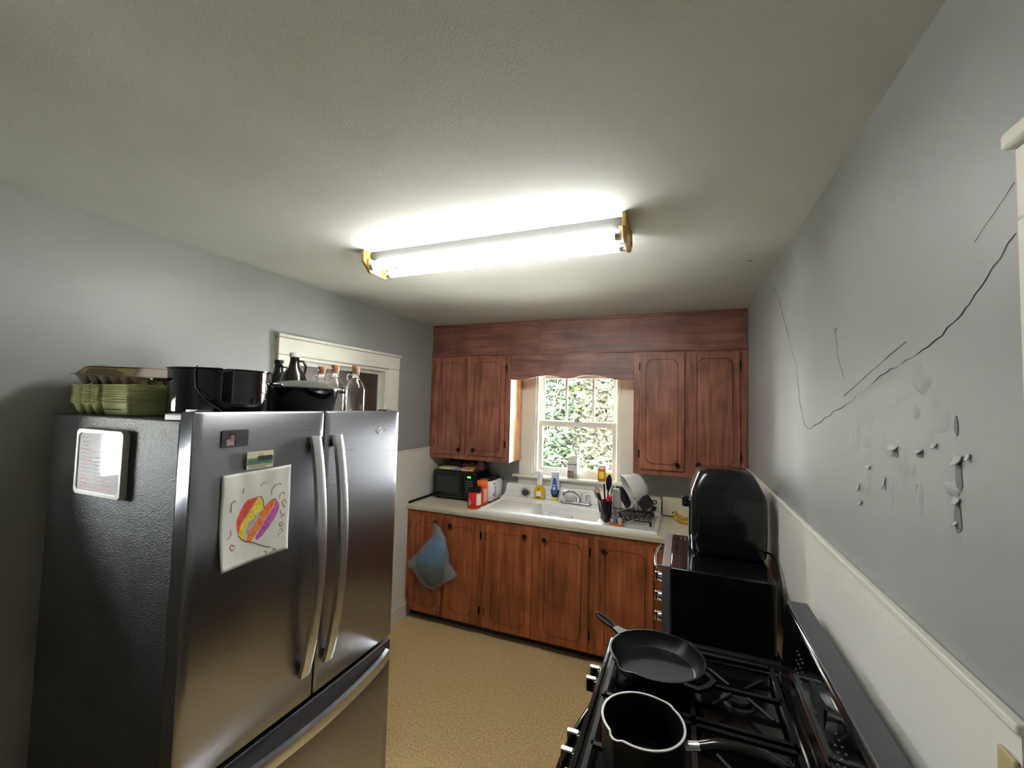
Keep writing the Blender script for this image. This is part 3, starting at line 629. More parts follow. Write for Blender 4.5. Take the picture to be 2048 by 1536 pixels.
# ------------------------------------------------------------------ dish rack
DZ = .9405
t = thing('dish_rack', 'black wire dish rack on the right drainboard', 'dish rack', (1.78, -.33, DZ))
mb = MB()
x0, x1, y0, y1, zb, zt = 1.64, 1.925, -.45, -.17, DZ+.028, DZ+.10
for z in (zb, zt): mb.tube([(x0, y0, z), (x1, y0, z), (x1, y1, z), (x0, y1, z), (x0, y0, z)], .0032, 6)
mb.build('frame', 'black_satin', t)
for k in range(9):
    x = x0+(x1-x0)*(k+.5)/9
    MB().tube([(x, y0, zt), (x, y0, zb), (x, y1, zb), (x, y1, zt)], .002, 6).build('wire', 'black_satin', t)
for k in range(8):
    y = y0+(y1-y0)*(k+.5)/8
    MB().tube([(x0, y, zt), (x0, y, zb), (x1, y, zb), (x1, y, zt)], .002, 6).build('wire', 'black_satin', t)
for x in (x0, x1):
    for y in (y0, y1): MB().lathe([(0, .0005), (.007, .0005), (.009, .03), (.006, .034), (0, .034)], (x, y, DZ), 10).build('foot', 'black_matte', t)
# utensil cup
t = thing('utensil_cup', 'tall black utensil holder at the front of the dish rack', 'holder', (1.622, -.475, DZ))
MB().lathe([(0, .010), (.026, .010), (.030, .014), (.038, .075), (.043, .155), (.040, .155), (.035, .075), (.027, .02), (0, .018)], (1.622, -.475, DZ), 24).build('cup', M('cup_black', S(22, 22, 28), .25), t)
MB().lathe([(0, .0005), (.012, .0005), (.012, .011), (0, .011)], (1.622, -.475, DZ), 12).build('foot', 'black_matte', t)
def utensil(name, label, cat, tip, handle_mat, head=None, head_mat=None, base=None, r=.0055, group='utensils in the black holder'):
    b = Vector(base or (1.622, -.475, DZ+.03)); e = Vector(tip); u = thing(name, label, cat, b[:], group=group)
    k = .62 if head else 1.
    MB().tube([b, b.lerp(e, .5), b.lerp(e, k)], [r*.8, r, r*.9], 8).build('handle', handle_mat, u)
    if head:
        pts = [b.lerp(e, k+(1-k)*f) for f in (0, .15, .4, .7, .9, 1)]
        MB().tube(pts, [head*q for q in (.35, .6, 1, .95, .6, .15)], 12, flat=(1, .2) if head > .008 else (1, 1)).build('head', head_mat or handle_mat, u)
M('red_plastic', S(206, 40, 48), .35); M('pink_red', S(206, 50, 84), .35)
utensil('spatula', 'black oval spatula rising highest from the utensil holder', 'spatula', (1.640, -.46, 1.280), 'black_satin', .021, 'black_satin')
utensil('knife', 'knife with a salmon red handle in the utensil holder', 'knife', (1.560, -.47, 1.185), M('salmon', S(220, 92, 80), .4), r=.006)
utensil('knife', 'knife with a black riveted handle in the utensil holder', 'knife', (1.603, -.465, 1.212), 'black_satin', r=.0065)
utensil('spoon', 'black plastic spoon leaning left in the utensil holder', 'spoon', (1.565, -.50, 1.15), 'black_satin', .012, 'black_satin')
utensil('scissors', 'red-handled kitchen scissors in the utensil holder', 'scissors', (1.640, -.49, 1.145), 'pink_red', .012, 'pink_red')
utensil('peeler', 'crimson-handled peeler at the right of the utensil holder', 'peeler', (1.660, -.482, 1.135), 'red_plastic', .010, 'red_plastic')
utensil('fork', 'steel fork leaning far left in the utensil holder', 'fork', (1.532, -.47, 1.16), 'steel_light', .010, 'steel_light', r=.004)
utensil('table_knife', 'slim steel table knife upright behind the scissors', 'knife', (1.666, -.455, 1.21), 'chrome', .007, 'chrome', r=.004)
t = thing('tongs', 'long thin black and steel tongs leaning left of the dish rack', 'tongs', (1.585, -.40, DZ))
MB().tube([(1.575, -.41, DZ+.002), (1.555, -.38, 1.02), (1.535, -.35, 1.10), (1.515, -.33, 1.17)], .004, 8).build('arm', 'steel_light', t)
MB().tube([(1.565, -.395, .99), (1.546, -.365, 1.06), (1.530, -.345, 1.12)], .0062, 8).build('grip', 'black_satin', t)
# standing pieces in the rack
t = one(MB().box(-.028, .028, -.010, .010, 0, .20, T(1.683, -.40, DZ+.032) @ Matrix.Rotation(R(18), 4, 'Z')), 'chopping_board', M('board_grey', S(176, 176, 168), .5), 'pale grey board standing on edge in the dish rack', 'board', (1.683, -.40, DZ+.032), bevel=.006)
ax = Vector((-.80, -.34, -.40)).normalized(); q = ax.to_track_quat('Z', 'Y').to_matrix().to_4x4()
def dish(name, label, cat, mat, c, prof, group=None, q=q):
    o = MB().lathe(prof, n=40, mat=q).build(name, mat, None, smooth=50); o.location = c; return tag(o, label, cat, group)
dish('serving_bowl', 'large white plastic bowl tipped on its side in the dish rack', 'bowl', M('bowl_white', S(218, 218, 214), .35), (1.765, -.335, 1.160),
     [(0, -.120), (.060, -.120), (.085, -.100), (.108, -.02), (.112, 0), (.120, .002), (.121, .008), (.110, .006), (.104, -.018), (.082, -.094), (.058, -.114), (0, -.114)])
dish('frying_pan', 'dark non-stick pan standing inside the tipped white bowl', 'pan', M('navy_pan', S(24, 25, 40), .3), (1.722, -.352, 1.105),
     [(0, -.028), (.072, -.028), (.088, .0), (.092, .004), (.088, .006), (.072, -.022), (0, -.022)])
q2 = Vector((.55, -.55, .62)).to_track_quat('Z', 'Y').to_matrix().to_4x4()
t = thing('baking_pan', 'square black baking pan leaning at the right of the dish rack', 'pan', (1.885, -.345, 1.085))
mb = MB().add([( .030, .030, .030), (-.030, .030, .030), (-.030, -.030, .030), (.030, -.030, .030), (.058, .058, -.02), (-.058, .058, -.02), (-.058, -.058, -.02), (.058, -.058, -.02)],
              [(0, 1, 2, 3), (0, 4, 5, 1), (1, 5, 6, 2), (2, 6, 7, 3), (3, 7, 4, 0)], T(1.880, -.345, 1.095) @ q2 @ Matrix.Rotation(R(20), 4, 'Z'))
o = mb.build('pan_body', M('pan_dark', S(40, 43, 45), .35), t, smooth=0); o.modifiers.new('thick', 'SOLIDIFY').thickness = .003
MB().tube([(1.946+.013*math.cos(a*.6283), -.36, 1.093+.013*math.sin(a*.6283)) for a in range(11)], .0035, 6).build('hanging_loop', 'black_satin', t)
# perforated lattice tray
t = thing('lattice_tray', 'black lattice cutlery basket with a bright edge hung on the dish rack', 'basket', (1.77, -.465, .97))
mx_ = T(1.735, -.466, .945) @ Matrix.Rotation(R(-22), 4, 'Y')
fr = MB()
fr.box(0, .118, -.003, .003, 0, .006, mx_).box(0, .118, -.003, .003, .082, .088, mx_).box(0, .006, -.003, .003, 0, .088, mx_).box(.112, .118, -.003, .003, 0, .088, mx_).build('basket_frame', 'black_satin', t)
MB().box(0, .118, -.0045, -.003, .084, .089, mx_).box(0, .118, -.0045, -.003, 0, .004, mx_).build('bright_edge', 'steel_light', t)
for k in range(1, 8): MB().box(.118*k/8-.002, .118*k/8+.002, -.002, .002, .005, .083, mx_).build('bar', 'black_satin', t)
for k in range(1, 8): MB().box(.005, .113, -.0024, .0024, .088*k/8-.0017, .088*k/8+.0017, mx_).build('bar', 'black_satin', t)
MB().box(0, .118, -.003, .040, -.002, .0, mx_).build('basket_floor', 'black_satin', t)
utensil('ladle', 'black ladle lying at the far right of the dish rack', 'ladle', (1.955, -.33, 1.055), 'black_satin', .018, 'black_satin', base=(1.87, -.37, .985), group='utensils in the dish rack')
one(MB().lathe([(0, .0006), (.035, .0006), (.052, .006), (.054, .009), (.050, .009), (.034, .004), (0, .004)], (1.702, -.512, DZ), 28), 'saucer', 'orange', 'small orange saucer under the front of the dish rack', 'plate', (1.702, -.512, DZ))
M('glass_pat', S(150, 160, 180), .15, var=(60, .7), col2=S(60, 70, 110)); M('cork', S(190, 130, 86), .8)
one(MB().lathe([(0, .001), (.014, .001), (.018, .05), (.016, .05), (.012, .006), (0, .005)], (1.690, -.505, DZ+.005), 18), 'shot_glass', 'glass_pat', 'tiny blue patterned glass on the orange saucer', 'glass', (1.690, -.505, DZ+.005))
one(MB().lathe([(0, .001), (.013, .001), (.016, .044), (.014, .044), (.011, .006), (0, .005)], (1.725, -.515, DZ+.005), 18), 'egg_cup', M('beige_cup', S(200, 184, 150), .4), 'tiny beige cup on the orange saucer', 'cup', (1.725, -.515, DZ+.005))
# bananas
def banana(name, label, c, rz, lift, mat):
    pts = []; rr = []
    for k in range(13):
        a = R(-62+124*k/12); pts.append((c[0]+.095*math.sin(a)*math.cos(rz), c[1]+.095*math.sin(a)*math.sin(rz), c[2]+lift+.075*(1-math.cos(a)))); rr.append(.018*max(.22, math.sin(math.pi*(k+.6)/13.2))**.6)
    t = thing(name, label, 'banana', (c[0], c[1], C), group='bananas on the counter')
    MB().tube(pts, rr, 7).build('peel', mat, t, smooth=50)
    MB().cyl(pts[0], Vector(pts[0])+(Vector(pts[0])-Vector(pts[1]))*.9, .006, .004, n=8).build('stem', 'bark', t)
M('banana_yellow', S(222, 176, 40), .5, var=(40, .35), col2=S(150, 110, 40))
banana('banana', 'ripe banana lying in front on the counter right of the sink', (2.135, -.20, C), R(-35), .0185, 'banana_yellow')
banana('banana', 'ripe banana lying behind the other one near the backsplash', (2.165, -.15, C), R(-20), .0185, 'banana_yellow')
# plastic bag hanging from the left knob
t = thing('plastic_bag', 'translucent plastic bag holding blue bags, hung on a cabinet knob', 'bag', (.31, -.66, .28))
def bag_mesh(levels, amp, seed, yc):
    rings = []
    for z, xl, xr, dp in levels:
        n = 28; ring = []
        for k in range(n):
            a = 2*math.pi*k/n; cx = (xl+xr)/2; hx = (xr-xl)/2
            x = cx+hx*math.cos(a); y = yc-dp*(.5+.5*math.sin(a))*.9 if True else 0
            nn = noise.noise((x*22+seed, z*22, y*26+seed)); ring.append((x+amp*nn, min(yc, y+amp*nn*.8), z+amp*.5*nn))
        rings.append(ring)
    return MB().loft(rings)
bag_mesh([(.815, .293, .312, .020), (.77, .298, .345, .03), (.71, .29, .40, .05), (.66, .245, .43, .07), (.60, .20, .45, .085), (.54, .135, .47, .09), (.485, .078, .505, .085), (.45, .10, .532, .08), (.42, .125, .505, .075), (.37, .185, .42, .06), (.32, .245, .35, .035), (.285, .28, .31, .01)], .020, 2., -.637).build('bag', 'bag_film', t, smooth=60)
bag_mesh([(.70, .33, .38, .02), (.665, .28, .415, .04), (.61, .23, .43, .055), (.56, .19, .43, .06), (.51, .16, .41, .06), (.475, .15, .38, .05), (.46, .17, .33, .02)], .030, 7., -.645).build('blue_bags', M('blue_film', S(58, 140, 200), .35, var=(22, .4)), t, smooth=60, label='crumpled blue bags inside')
bag_mesh([(.50, .17, .40, .04), (.44, .16, .42, .05), (.38, .20, .39, .045), (.33, .25, .34, .02)], .014, 12., -.645).build('dark_contents', M('dark_film', S(58, 64, 66), .4, var=(22, .4)), t, smooth=60)

# ------------------------------------------------------------------ stand, toaster oven, air fryer
t = thing('side_table', 'small dark table under the toaster oven beside the stove', 'table', (2.27, -1.32, 0))
MB().box(2.06, 2.50, -1.61, -1.04, .752, .778).build('table_top', 'black_matte', t, bevel=.003)
for x in (2.08, 2.47):
    for y in (-1.585, -1.065): MB().box(x-.016, x+.016, y-.016, y+.016, .0005, .752).build('leg', 'black_matte', t)
t = thing('toaster_oven', 'large black toaster oven with a steel front and three chrome knobs', 'oven', (2.27, -1.32, .779))
MB().box(2.082, 2.482, -1.592, -1.060, .792, 1.078).build('case', 'black_gloss', t, bevel=.006)
fr = MB()
cells(fr, 'x', 2.048, 2.082, (-1.594, -1.058), (.788, 1.081), [(-1.455, -1.09, .83, 1.04)]); fr.build('front_frame', M('oven_steel', S(205, 205, 210), .3, .9), t)
MB().box(2.062, 2.080, -1.455, -1.09, .83, 1.04).build('door_glass', 'black_gloss', t)
for x in (2.10, 2.46):
    for y in (-1.57, -1.08): MB().cyl((x, y, .7785), (x, y, .793), .014, n=12).build('foot', 'black_matte', t)
for z in (1.012, .927, .838):
    k = MB().cyl((2.048, -1.530, z), (2.030, -1.530, z), .022, .020, n=20).build('knob', 'chrome', t, bevel=.002)
    MB().box(2.016, 2.031, -1.536, -1.524, z-.019, z+.019).build('knob_grip', 'chrome', k, bevel=.003)
hd = MB().tube([(2.018, -1.10, 1.018), (2.010, -1.16, 1.018), (2.004, -1.27, 1.018), (2.010, -1.38, 1.018), (2.018, -1.44, 1.018)], .0085, 10).build('handle', 'chrome', t)
for y in (-1.13, -1.41): MB().cyl((2.012, y, 1.018), (2.062, y, 1.018), .006, n=10).build('handle_post', 'steel_dark', hd)
for k in range(7): MB().box(2.12+.02*k, 2.128+.02*k, -1.16, -1.10, 1.0775, 1.0792).build('vent', 'dark', t)
t = thing('air_fryer', 'large black air fryer standing on the toaster oven', 'air fryer', (2.325, -1.225, 1.079))
secs = [(1.088, .148, .150, .04), (1.100, .158, .158, .045), (1.20, .162, .162, .045), (1.335, .162, .160, .045), (1.375, .156, .155, .045), (1.42, .138, .142, .045), (1.455, .122, .130, .045), (1.466, .114, .124, .045), (1.471, .104, .114, .045)]
sh = lambda z: .0 if z < 1.35 else -.02*(z-1.35)/.12
MB().loft([rrect(2.328+sh(z)*.4, -1.222, hx, hy, r_, z, 6) for z, hx, hy, r_ in secs]).build('body', M('fryer_black', S(14, 15, 18), .22, coat=.3), t, smooth=50)
MB().loft([rrect(2.318, -1.222, .095, .105, .05, 1.4695, 5), rrect(2.318, -1.222, .088, .098, .05, 1.476, 5)]).build('top_cap', 'black_gloss', t)
for x in (2.21, 2.44):
    for y in (-1.33, -1.115): MB().cyl((x, y, 1.0785), (x, y, 1.0895), .016, n=12).build('foot', 'black_matte', t)
MB().prism([(2.166, 1.345), (2.172, 1.345), (2.214, 1.452), (2.206, 1.455)], 'y', -1.32, -1.125).build('control_panel', 'black_gloss', t, bevel=.002)
for k in range(3): MB().tube([(2.1655+.0375*f, -1.28+.045*k, 1.349+.1*f) for f in (.1, .3, .5, .7)], .0025, 6).build('panel_glint', 'steel_light', t)  # bright streaks stand in for reflections on the gloss panel
MB().loft([[(2.160, y, z) for y, z in ((-1.33, 1.11), (-1.115, 1.11), (-1.115, 1.325), (-1.33, 1.325))], [(2.168, y, z) for y, z in ((-1.335, 1.105), (-1.11, 1.105), (-1.11, 1.33), (-1.335, 1.33))]]).build('basket_front', 'black_gloss', t, bevel=.002)
MB().box(2.128, 2.162, -1.240, -1.205, 1.27, 1.325).build('basket_handle', 'black_gloss', t, bevel=.008, seg=3)
MB().box(2.1585, 2.1605, -1.315, -1.13, 1.125, 1.20).build('basket_trim', 'steel_light', t)
MB().tube([(2.488, -1.30, 1.115), (2.506, -1.32, 1.112), (2.514, -1.40, 1.10), (2.512, -1.50, 1.05), (2.505, -1.57, .98), (2.508, -1.56, .90)], .005, 8).build('power_cord', 'cord', t)

# ------------------------------------------------------------------ gas range
t = thing('gas_range', 'black gas range against the right wall', 'stove', (2.2, -2.32, 0))
ry0, ry1 = -2.705, -1.945
MB().box(1.905, 2.500, ry0, ry1, .03, .885).build('body', 'black_satin', t)
for x in (1.95, 2.46):
    for y in (ry0+.05, ry1-.05): MB().cyl((x, y, .0005), (x, y, .031), .02, n=12).build('foot', 'black_matte', t)
ck = MB().box(1.885, 2.43, ry0-.002, ry1+.002, .885, .908).box(1.885, 1.900, ry0-.002, ry1+.002, .905, .916).box(2.415, 2.43, ry0, ry1, .905, .916).box(1.885, 2.43, ry1-.012, ry1+.002, .905, .916).box(1.885, 2.43, ry0-.002, ry0+.012, .905, .916).build('cooktop', 'black_gloss', t, bevel=.004)
MB().prism([(2.425, .885), (2.502, .885), (2.502, 1.148), (2.452, 1.148), (2.440, 1.138)], 'y', ry0, ry1).build('backguard', 'black_gloss', t, bevel=.005)
MB().box(2.446, 2.503, ry0-.001, ry1+.001, 1.146, 1.154).build('backguard_cap', M('cap_grey', S(72, 72, 78), .42), t, bevel=.003)
MB().add([(2.4385, y, z) if z > 1 else (2.4318, y, z) for y, z in ((ry0+.02, .97), (ry1-.10, .97), (ry1-.10, 1.125), (ry0+.02, 1.125))], [(0, 1, 2, 3)]).build('control_glass', 'black_gloss', t)
def bgx(z): return 2.425+.015*(z-.885)/.253-.0012
MB().box(bgx(.99)-.002, bgx(.99)+.001, -2.42, -2.07, .985, .990).build('chrome_line', 'chrome', t)
for r_ in range(3):
    for c_ in range(4):
        for s_ in (-2.12, -2.45): MB().box(bgx(1.03+.025*r_)-.0012, bgx(1.03+.025*r_)+.002, s_-.02*c_-.004, s_-.02*c_, 1.03+.025*r_, 1.0325+.025*r_).build('button_mark', 'key_grey', t)
MB().box(bgx(1.06)-.0015, bgx(1.06)+.002, -2.38, -2.26, 1.04, 1.085).build('clock_display', 'dark', t)
MB().prism([(1.885, .905), (1.905, .905), (1.905, .745), (1.868, .745), (1.862, .76)], 'y', ry0, ry1).build('control_panel', 'black_gloss', t, bevel=.003)
for y in (-1.995, -2.062, -2.325, -2.395, -2.60):
    k = MB().cyl((1.872, y, .800), (1.850, y, .798), .024, .021, n=20).build('burner_knob', 'black_gloss', t, bevel=.002)
    MB().box(1.822, 1.852, y-.007, y+.007, .776, .820).build('knob_grip', 'black_gloss', k, bevel=.002)
    MB().box(1.821, 1.854, y-.0075, y+.0075, .818, .8225).build('knob_glint', 'steel_light', k, bevel=.001)  # pale strip put in for the reflection along the grip's top edge
dr = MB().box(1.878, 1.906, ry0+.01, ry1-.01, .20, .735).build('oven_door', 'black_gloss', t, bevel=.004)
hp = [(1.800-.0+.045*(2*f-1)**2, ry1-.05+(ry0-ry1+.10)*f, .700) for f in [i/12 for i in range(13)]]
MB().tube(hp, .013, 12).build('door_handle', 'enamel', dr)
for y in (ry1-.05, ry0+.05): MB().cyl((1.845, y, .70), (1.880, y, .70), .010, n=10).build('handle_post', 'black_satin', dr)
MB().box(1.880, 1.906, ry0+.01, ry1-.01, .05, .19).build('storage_drawer', 'black_gloss', t, bevel=.004)
for bx in (2.045, 2.285):
    for by in (-2.14, -2.51):
        b_ = MB().lathe([(0, .018), (.032, .018), (.036, .012), (.036, .006), (.046, .004), (.048, 0)], (bx, by, .908), 24).build('burner', 'black_matte', t)
        MB().cyl((bx+.040, by+.02, .909), (bx+.040, by+.02, .927), .003, n=8).build('igniter', 'steel_light', b_)
for g0, g1 in ((ry1-.025, -2.318), (-2.332, ry0+.025)):
    gm = MB(); zt = .945; za = .934
    for x in (1.925, 2.395): gm.box(x-.006, x+.006, g1, g0, za, zt)
    for y in (g0-.006, (g0+g1)/2, g1+.006): gm.box(1.925, 2.395, y-.006, y+.006, za, zt)
    gm.box(2.154, 2.166, g1, g0, za, zt)
    for bx in (2.045, 2.285):
        for a in (45, 135, 225, 315):
            by = (g0+g1)/2; c_, s_ = math.cos(R(a)), math.sin(R(a))
            gm.tube([(bx+.03*c_, by+.03*s_, zt-.004), (bx+.105*c_, by+.125*s_, zt-.006)], .0055, 6)
    for x in (1.925, 2.16, 2.395):
        for y in (g0-.006, g1+.006): gm.box(x-.006, x+.006, y-.006, y+.006, .909, za)
    gm.build('grate', 'grate_black', t)
# cast-iron skillet
GT = .9455
c = Vector((2.056, -2.135, GT)); hdv = Vector((-.80, .60, 0)); pv = Vector((.60, .80, 0))
t = thing('skillet', 'black cast-iron skillet on the far burners of the stove', 'skillet', c[:])
n = 64; prof = [(.112, 0.0005), (.122, .004), (.142, .040), (.144, .048), (.138, .048), (.135, .040), (.116, .008), (.108, .006)]
rings = []
for r_, z in prof:
    ring = []
    for k in range(n):
        a = 2*math.pi*k/n; dv = Vector((math.cos(a), math.sin(a), 0))
        lip = max(0, abs(dv.dot(pv))-.975)/.025*.012 if z > .03 else 0
        ring.append(tuple(c + dv*(r_+lip) + Vector((0, 0, z-(lip*.35 if z > .045 else 0)))))
    rings.append(ring)
MB().loft(rings).build('pan', 'iron', t, smooth=50)
def bar(path, wid, th):
    rings = []
    for i, q_ in enumerate(path):
        q_ = Vector(q_); tg = (Vector(path[min(i+1, len(path)-1)])-Vector(path[max(i-1, 0)])).normalized(); sd_ = tg.cross(Vector((0, 0, 1))).normalized()
        wv = wid[i] if isinstance(wid, list) else wid
        rings.append([q_+sd_*wv+Vector((0, 0, th)), q_-sd_*wv+Vector((0, 0, th)), q_-sd_*wv-Vector((0, 0, th)), q_+sd_*wv-Vector((0, 0, th))])
    return rings
hb = c+Vector((0, 0, .044))
mb = MB(); e1 = hb+hdv*.139; e2 = hb+hdv*.180; e3 = hb+hdv*.272+Vector((0, 0, .012))
mb.loft(bar([e1, e2], [.022, .011], .005))
loop = [e2+(e3-e2)*(.5-.5*math.cos(a))+pv*(.0125*math.sin(a)) for a in [2*math.pi*k/20 for k in range(21)]]
mb.tube(loop, .0052, 8).build('handle', 'iron', t, smooth=50)
mb = MB(); lp = [hb-hdv*.139+pv*.050, hb-hdv*.172+pv*.036, hb-hdv*.178, hb-hdv*.172-pv*.036, hb-hdv*.139-pv*.050]
mb.loft(bar(lp, .0075, .005)).build('helper_handle', 'iron', t, smooth=30)
# saucepan
c = Vector((2.048, -2.532, GT)); t = thing('saucepan', 'black saucepan with a bright steel rim on the near burners', 'saucepan', c[:])
rings = []; prof = [(.078, .0005), (.086, .004), (.091, .03), (.093, .104), (.088, .104), (.086, .03), (.080, .009), (.074, .007)]
pv2 = Vector((-.55, -.83, 0))
for r_, z in prof:
    ring = []
    for k in range(n):
        a = 2*math.pi*k/n; dv = Vector((math.cos(a), math.sin(a), 0)); lip = max(0, dv.dot(pv2)-.975)/.025*.010 if z > .09 else 0
        lip += max(0, -dv.dot(pv2)-.975)/.025*.008 if z > .09 else 0
        ring.append(tuple(c+dv*(r_+lip)+Vector((0, 0, z-lip*.4))))
    rings.append(ring)
MB().loft(rings).build('pot', M('nonstick', S(16, 16, 17), .4, spec=.3), t, smooth=50)
top = rings[3]; inn = rings[4]
MB().loft([[(x, y, z+.0002) for x, y, z in top], [(x, y, z+.0022) for x, y, z in top], [(x, y, z+.0022) for x, y, z in inn], [(x, y, z+.0002) for x, y, z in inn]], False, False).build('rim', M('rim_metal', S(214, 214, 210), .45, .3), t, smooth=60)
h0 = c+Vector((.090, -.006, .078))
MB().tube([h0, h0+Vector((.030, .004, .006))], [.013, .012], 12, flat=(.7, 1)).build('ferrule', 'steel_light', t)
MB().tube([h0+Vector(v) for v in ((.028, .004, .006), (.06, .010, .016), (.11, .016, .022), (.16, .014, .020), (.20, .006, .012), (.215, .002, .008))], [.012, .013, .0135, .013, .011, .006], 12, flat=(.65, 1)).build('handle', 'black_gloss', t, smooth=60)
MB().tube([h0+Vector((.196+.010*math.cos(k*.524), .006+.006*math.sin(k*.524), .0215)) for k in range(13)], .0015, 6).build('hanging_hole', 'dark', t)

# ------------------------------------------------------------------ refrigerator
FY0, FY1, FG = -2.823, -1.900, -2.357
t = thing('refrigerator', 'stainless steel french-door refrigerator with a bottom freezer drawer', 'refrigerator', (.44, -2.36, 0))
MB().box(.085, .790, FY0+.010, FY1-.010, .03, 1.695).build('cabinet', 'fridge_side', t, bevel=.004)
MB().box(.789, .808, FY0+.020, FY1-.020, .05, 1.690).build('gasket', 'gasket', t)
for x in (.13, .74):
    for y in (FY0+.06, FY1-.06): MB().cyl((x, y, .0005), (x, y, .031), .022, n=12).build('foot', 'black_matte', t)
def dx(y):
    f = (y-FY0)/(FY1-FY0); return .864+.004*(1-(2*f-1)**2)
def door(name, y0, y1, z0, z1):
    n = 16; ys = [y0+(y1-y0)*k/n for k in range(n+1)]; rings = []
    for z, ins in ((z0, .004), (z0+.006, 0), (z1-.006, 0), (z1, .004)):
        ring = [(.808, y, z) for y in (y1-ins, y0+ins)] + [(dx(y)-.004-ins, y, z) for y in (y0+ins,)] + [(dx(y)-ins, min(max(y, y0+.006), y1-.006), z) for y in ys] + [(dx(y)-.004-ins, y, z) for y in (y1-ins,)]
        rings.append(ring)
    return MB().loft(rings).build(name, 'brushed_steel', t, smooth=35)
dR = door('door', FG+.0035, FY1, .678, 1.722); dL = door('door', FY0, FG-.0035, .678, 1.722); dD = door('freezer_drawer', FY0, FY1, .06, .660)
def handle(yc, par, z0=.780, z1=1.632):
    rings = []; n = 24
    for k in range(n+1):
        f = k/n; z = z0+(z1-z0)*f; x = dx(yc)+.012+.052*(math.sin(math.pi*f))**.8; hw = .0195
        rings.append([(x-.009, yc-hw, z), (x+.007, yc-hw, z), (x+.010, yc-hw*.6, z), (x+.010, yc+hw*.6, z), (x+.007, yc+hw, z), (x-.009, yc+hw, z)])
    h_ = MB().loft(rings).build('handle', 'steel_light', par, smooth=30)
    for z in (z0+.03, z1-.03): MB().box(dx(yc)-.002, dx(yc)+.022, yc-.012, yc+.012, z-.015, z+.015).build('handle_mount', 'steel_dark', par, bevel=.002)
handle(-2.412, dL); handle(-2.305, dR)
rings = []
for k in range(25):
    f = k/24; y = FY0+.035+(FY1-FY0-.07)*f; x = dx(y)+.010+.050*(math.sin(math.pi*f))**.7; z = .608
    rings.append([(x-.010, y, z-.022), (x+.010, y, z-.020), (x+.013, y, z), (x+.010, y, z+.020), (x-.010, y, z+.022)])
MB().loft(rings).build('handle', 'steel_light', dD, smooth=30)
for y in (FY0+.06, FY1-.06): MB().box(dx(y)-.002, dx(y)+.02, y-.015, y+.015, .595, .62).build('handle_mount', 'steel_dark', dD, bevel=.002)
for y0, y1 in ((FY0+.012, FY0+.075), (FY1-.075, FY1-.012)):
    MB().box(.71, .80, y0, y1, 1.695, 1.714).build('hinge_cover', 'plastic_grey', t, bevel=.003)
    MB().box(.79, .84, y0+.01, y1-.01, 1.7215, 1.728).build('hinge_plate', 'steel_dark', t)
M('emblem', S(225, 225, 222), .25, .9)
em = text('Whirlpool', .018, 'emblem', dR, T(dx(-2.03)+.0005, -2.035, 1.636) @ FACE_X, name='emblem_lettering')
MB().tube([(dx(-2.035)+.001, -2.035+.022*math.cos(a)*math.cos(.6)-.008*math.sin(a)*math.sin(.6), 1.636+.022*math.cos(a)*math.sin(.6)+.008*math.sin(a)*math.cos(.6)) for a in [i*.3 for i in range(19)]], .0012, 6).build('emblem_swirl', 'emblem', dR)

# whiteboard on the side
NF = FY0+.0095
t = thing('whiteboard', 'white-framed whiteboard with red writing on the refrigerator side', 'whiteboard', (.425, NF-.01, 1.55))
bx0, bx1, bz0, bz1 = .292, .556, 1.444, 1.655
ch = lambda i: [(bx0+i+.012, bz0+i), (bx1-i-.012, bz0+i), (bx1-i, bz0+i+.010), (bx1-i, bz1-i-.010), (bx1-i-.012, bz1-i), (bx0+i+.012, bz1-i), (bx0+i, bz1-i-.010), (bx0+i, bz0+i+.010)]
MB().ring(ch(0), ch(.015), 'y', NF-.019, NF-.0004).build('frame', M('board_frame', S(186, 185, 176), .45), t, bevel=.003)
MB().prism(ch(.015), 'y', NF-.016, NF-.004).build('board', M('board_white', S(206, 206, 208), .06, coat=1), t, smooth=0)
M('marker_red', S(170, 40, 66), .5); M('marker_dark', S(80, 70, 76), .5)
rnd = random.Random(3)
def scribble(mb, x0, x1, z, h, y):
    x = x0; pts = []
    while x < x1: pts.append((x, y, z+rnd.uniform(-h, h))); x += rnd.uniform(.0025, .005)
    if len(pts) > 2: mb.tube(pts, .0006, 4, flat=(1, .5))
mb = MB(); mb2 = MB()
for k in range(13):
    z = 1.612-.0118*k; scribble(mb, .325, rnd.uniform(.36, .395), z, .0028, NF-.0163)
    if k > 3: scribble(mb2, .40, rnd.uniform(.46, .525), z, .0022, NF-.0163)
for k in range(4): scribble(mb, .325, .52, 1.482-.006*k, .002, NF-.0163)
scribble(mb, .318, .352, 1.628, .004, NF-.0163)
mb.build('red_writing', 'marker_red', t, kind='stuff'); mb2.build('dark_writing', 'marker_dark', t, kind='stuff')
for z in (1.588, 1.556, 1.497): MB().box(.318, .53, NF-.0165, NF-.0159, z, z+.0010).build('ruled_line', 'marker_red', t)
# child's drawing on paper
t = thing('childs_drawing', 'white paper with a rainbow-striped crayon heart on the left refrigerator door', 'drawing', (.87, -2.62, 1.39))
def pp(u, v, lift=0.):
    y = -2.737+.236*u; z = 1.533-.280*v+.006*u*(1-v)
    wv = .0016*math.sin(u*19)*(1-v)**2+.0012*math.sin(v*9+u*4)
    return (dx(y)+.0035+wv+.020*(v**4)*(1-u)**2+.008*(v**3)*u*.3+lift, y, z)
n, m_ = 24, 28; V = [pp(i/n, j/m_) for i in range(n+1) for j in range(m_+1)]
F = [(i*(m_+1)+j, (i+1)*(m_+1)+j, (i+1)*(m_+1)+j+1, i*(m_+1)+j+1) for i in range(n) for j in range(m_)]
o = MB().add(V, F).build('paper', M('paper', S(222, 222, 214), .8, bump=(16, .5, .004)), t, smooth=70); o.modifiers.new('thick', 'SOLIDIFY').thickness = .0005
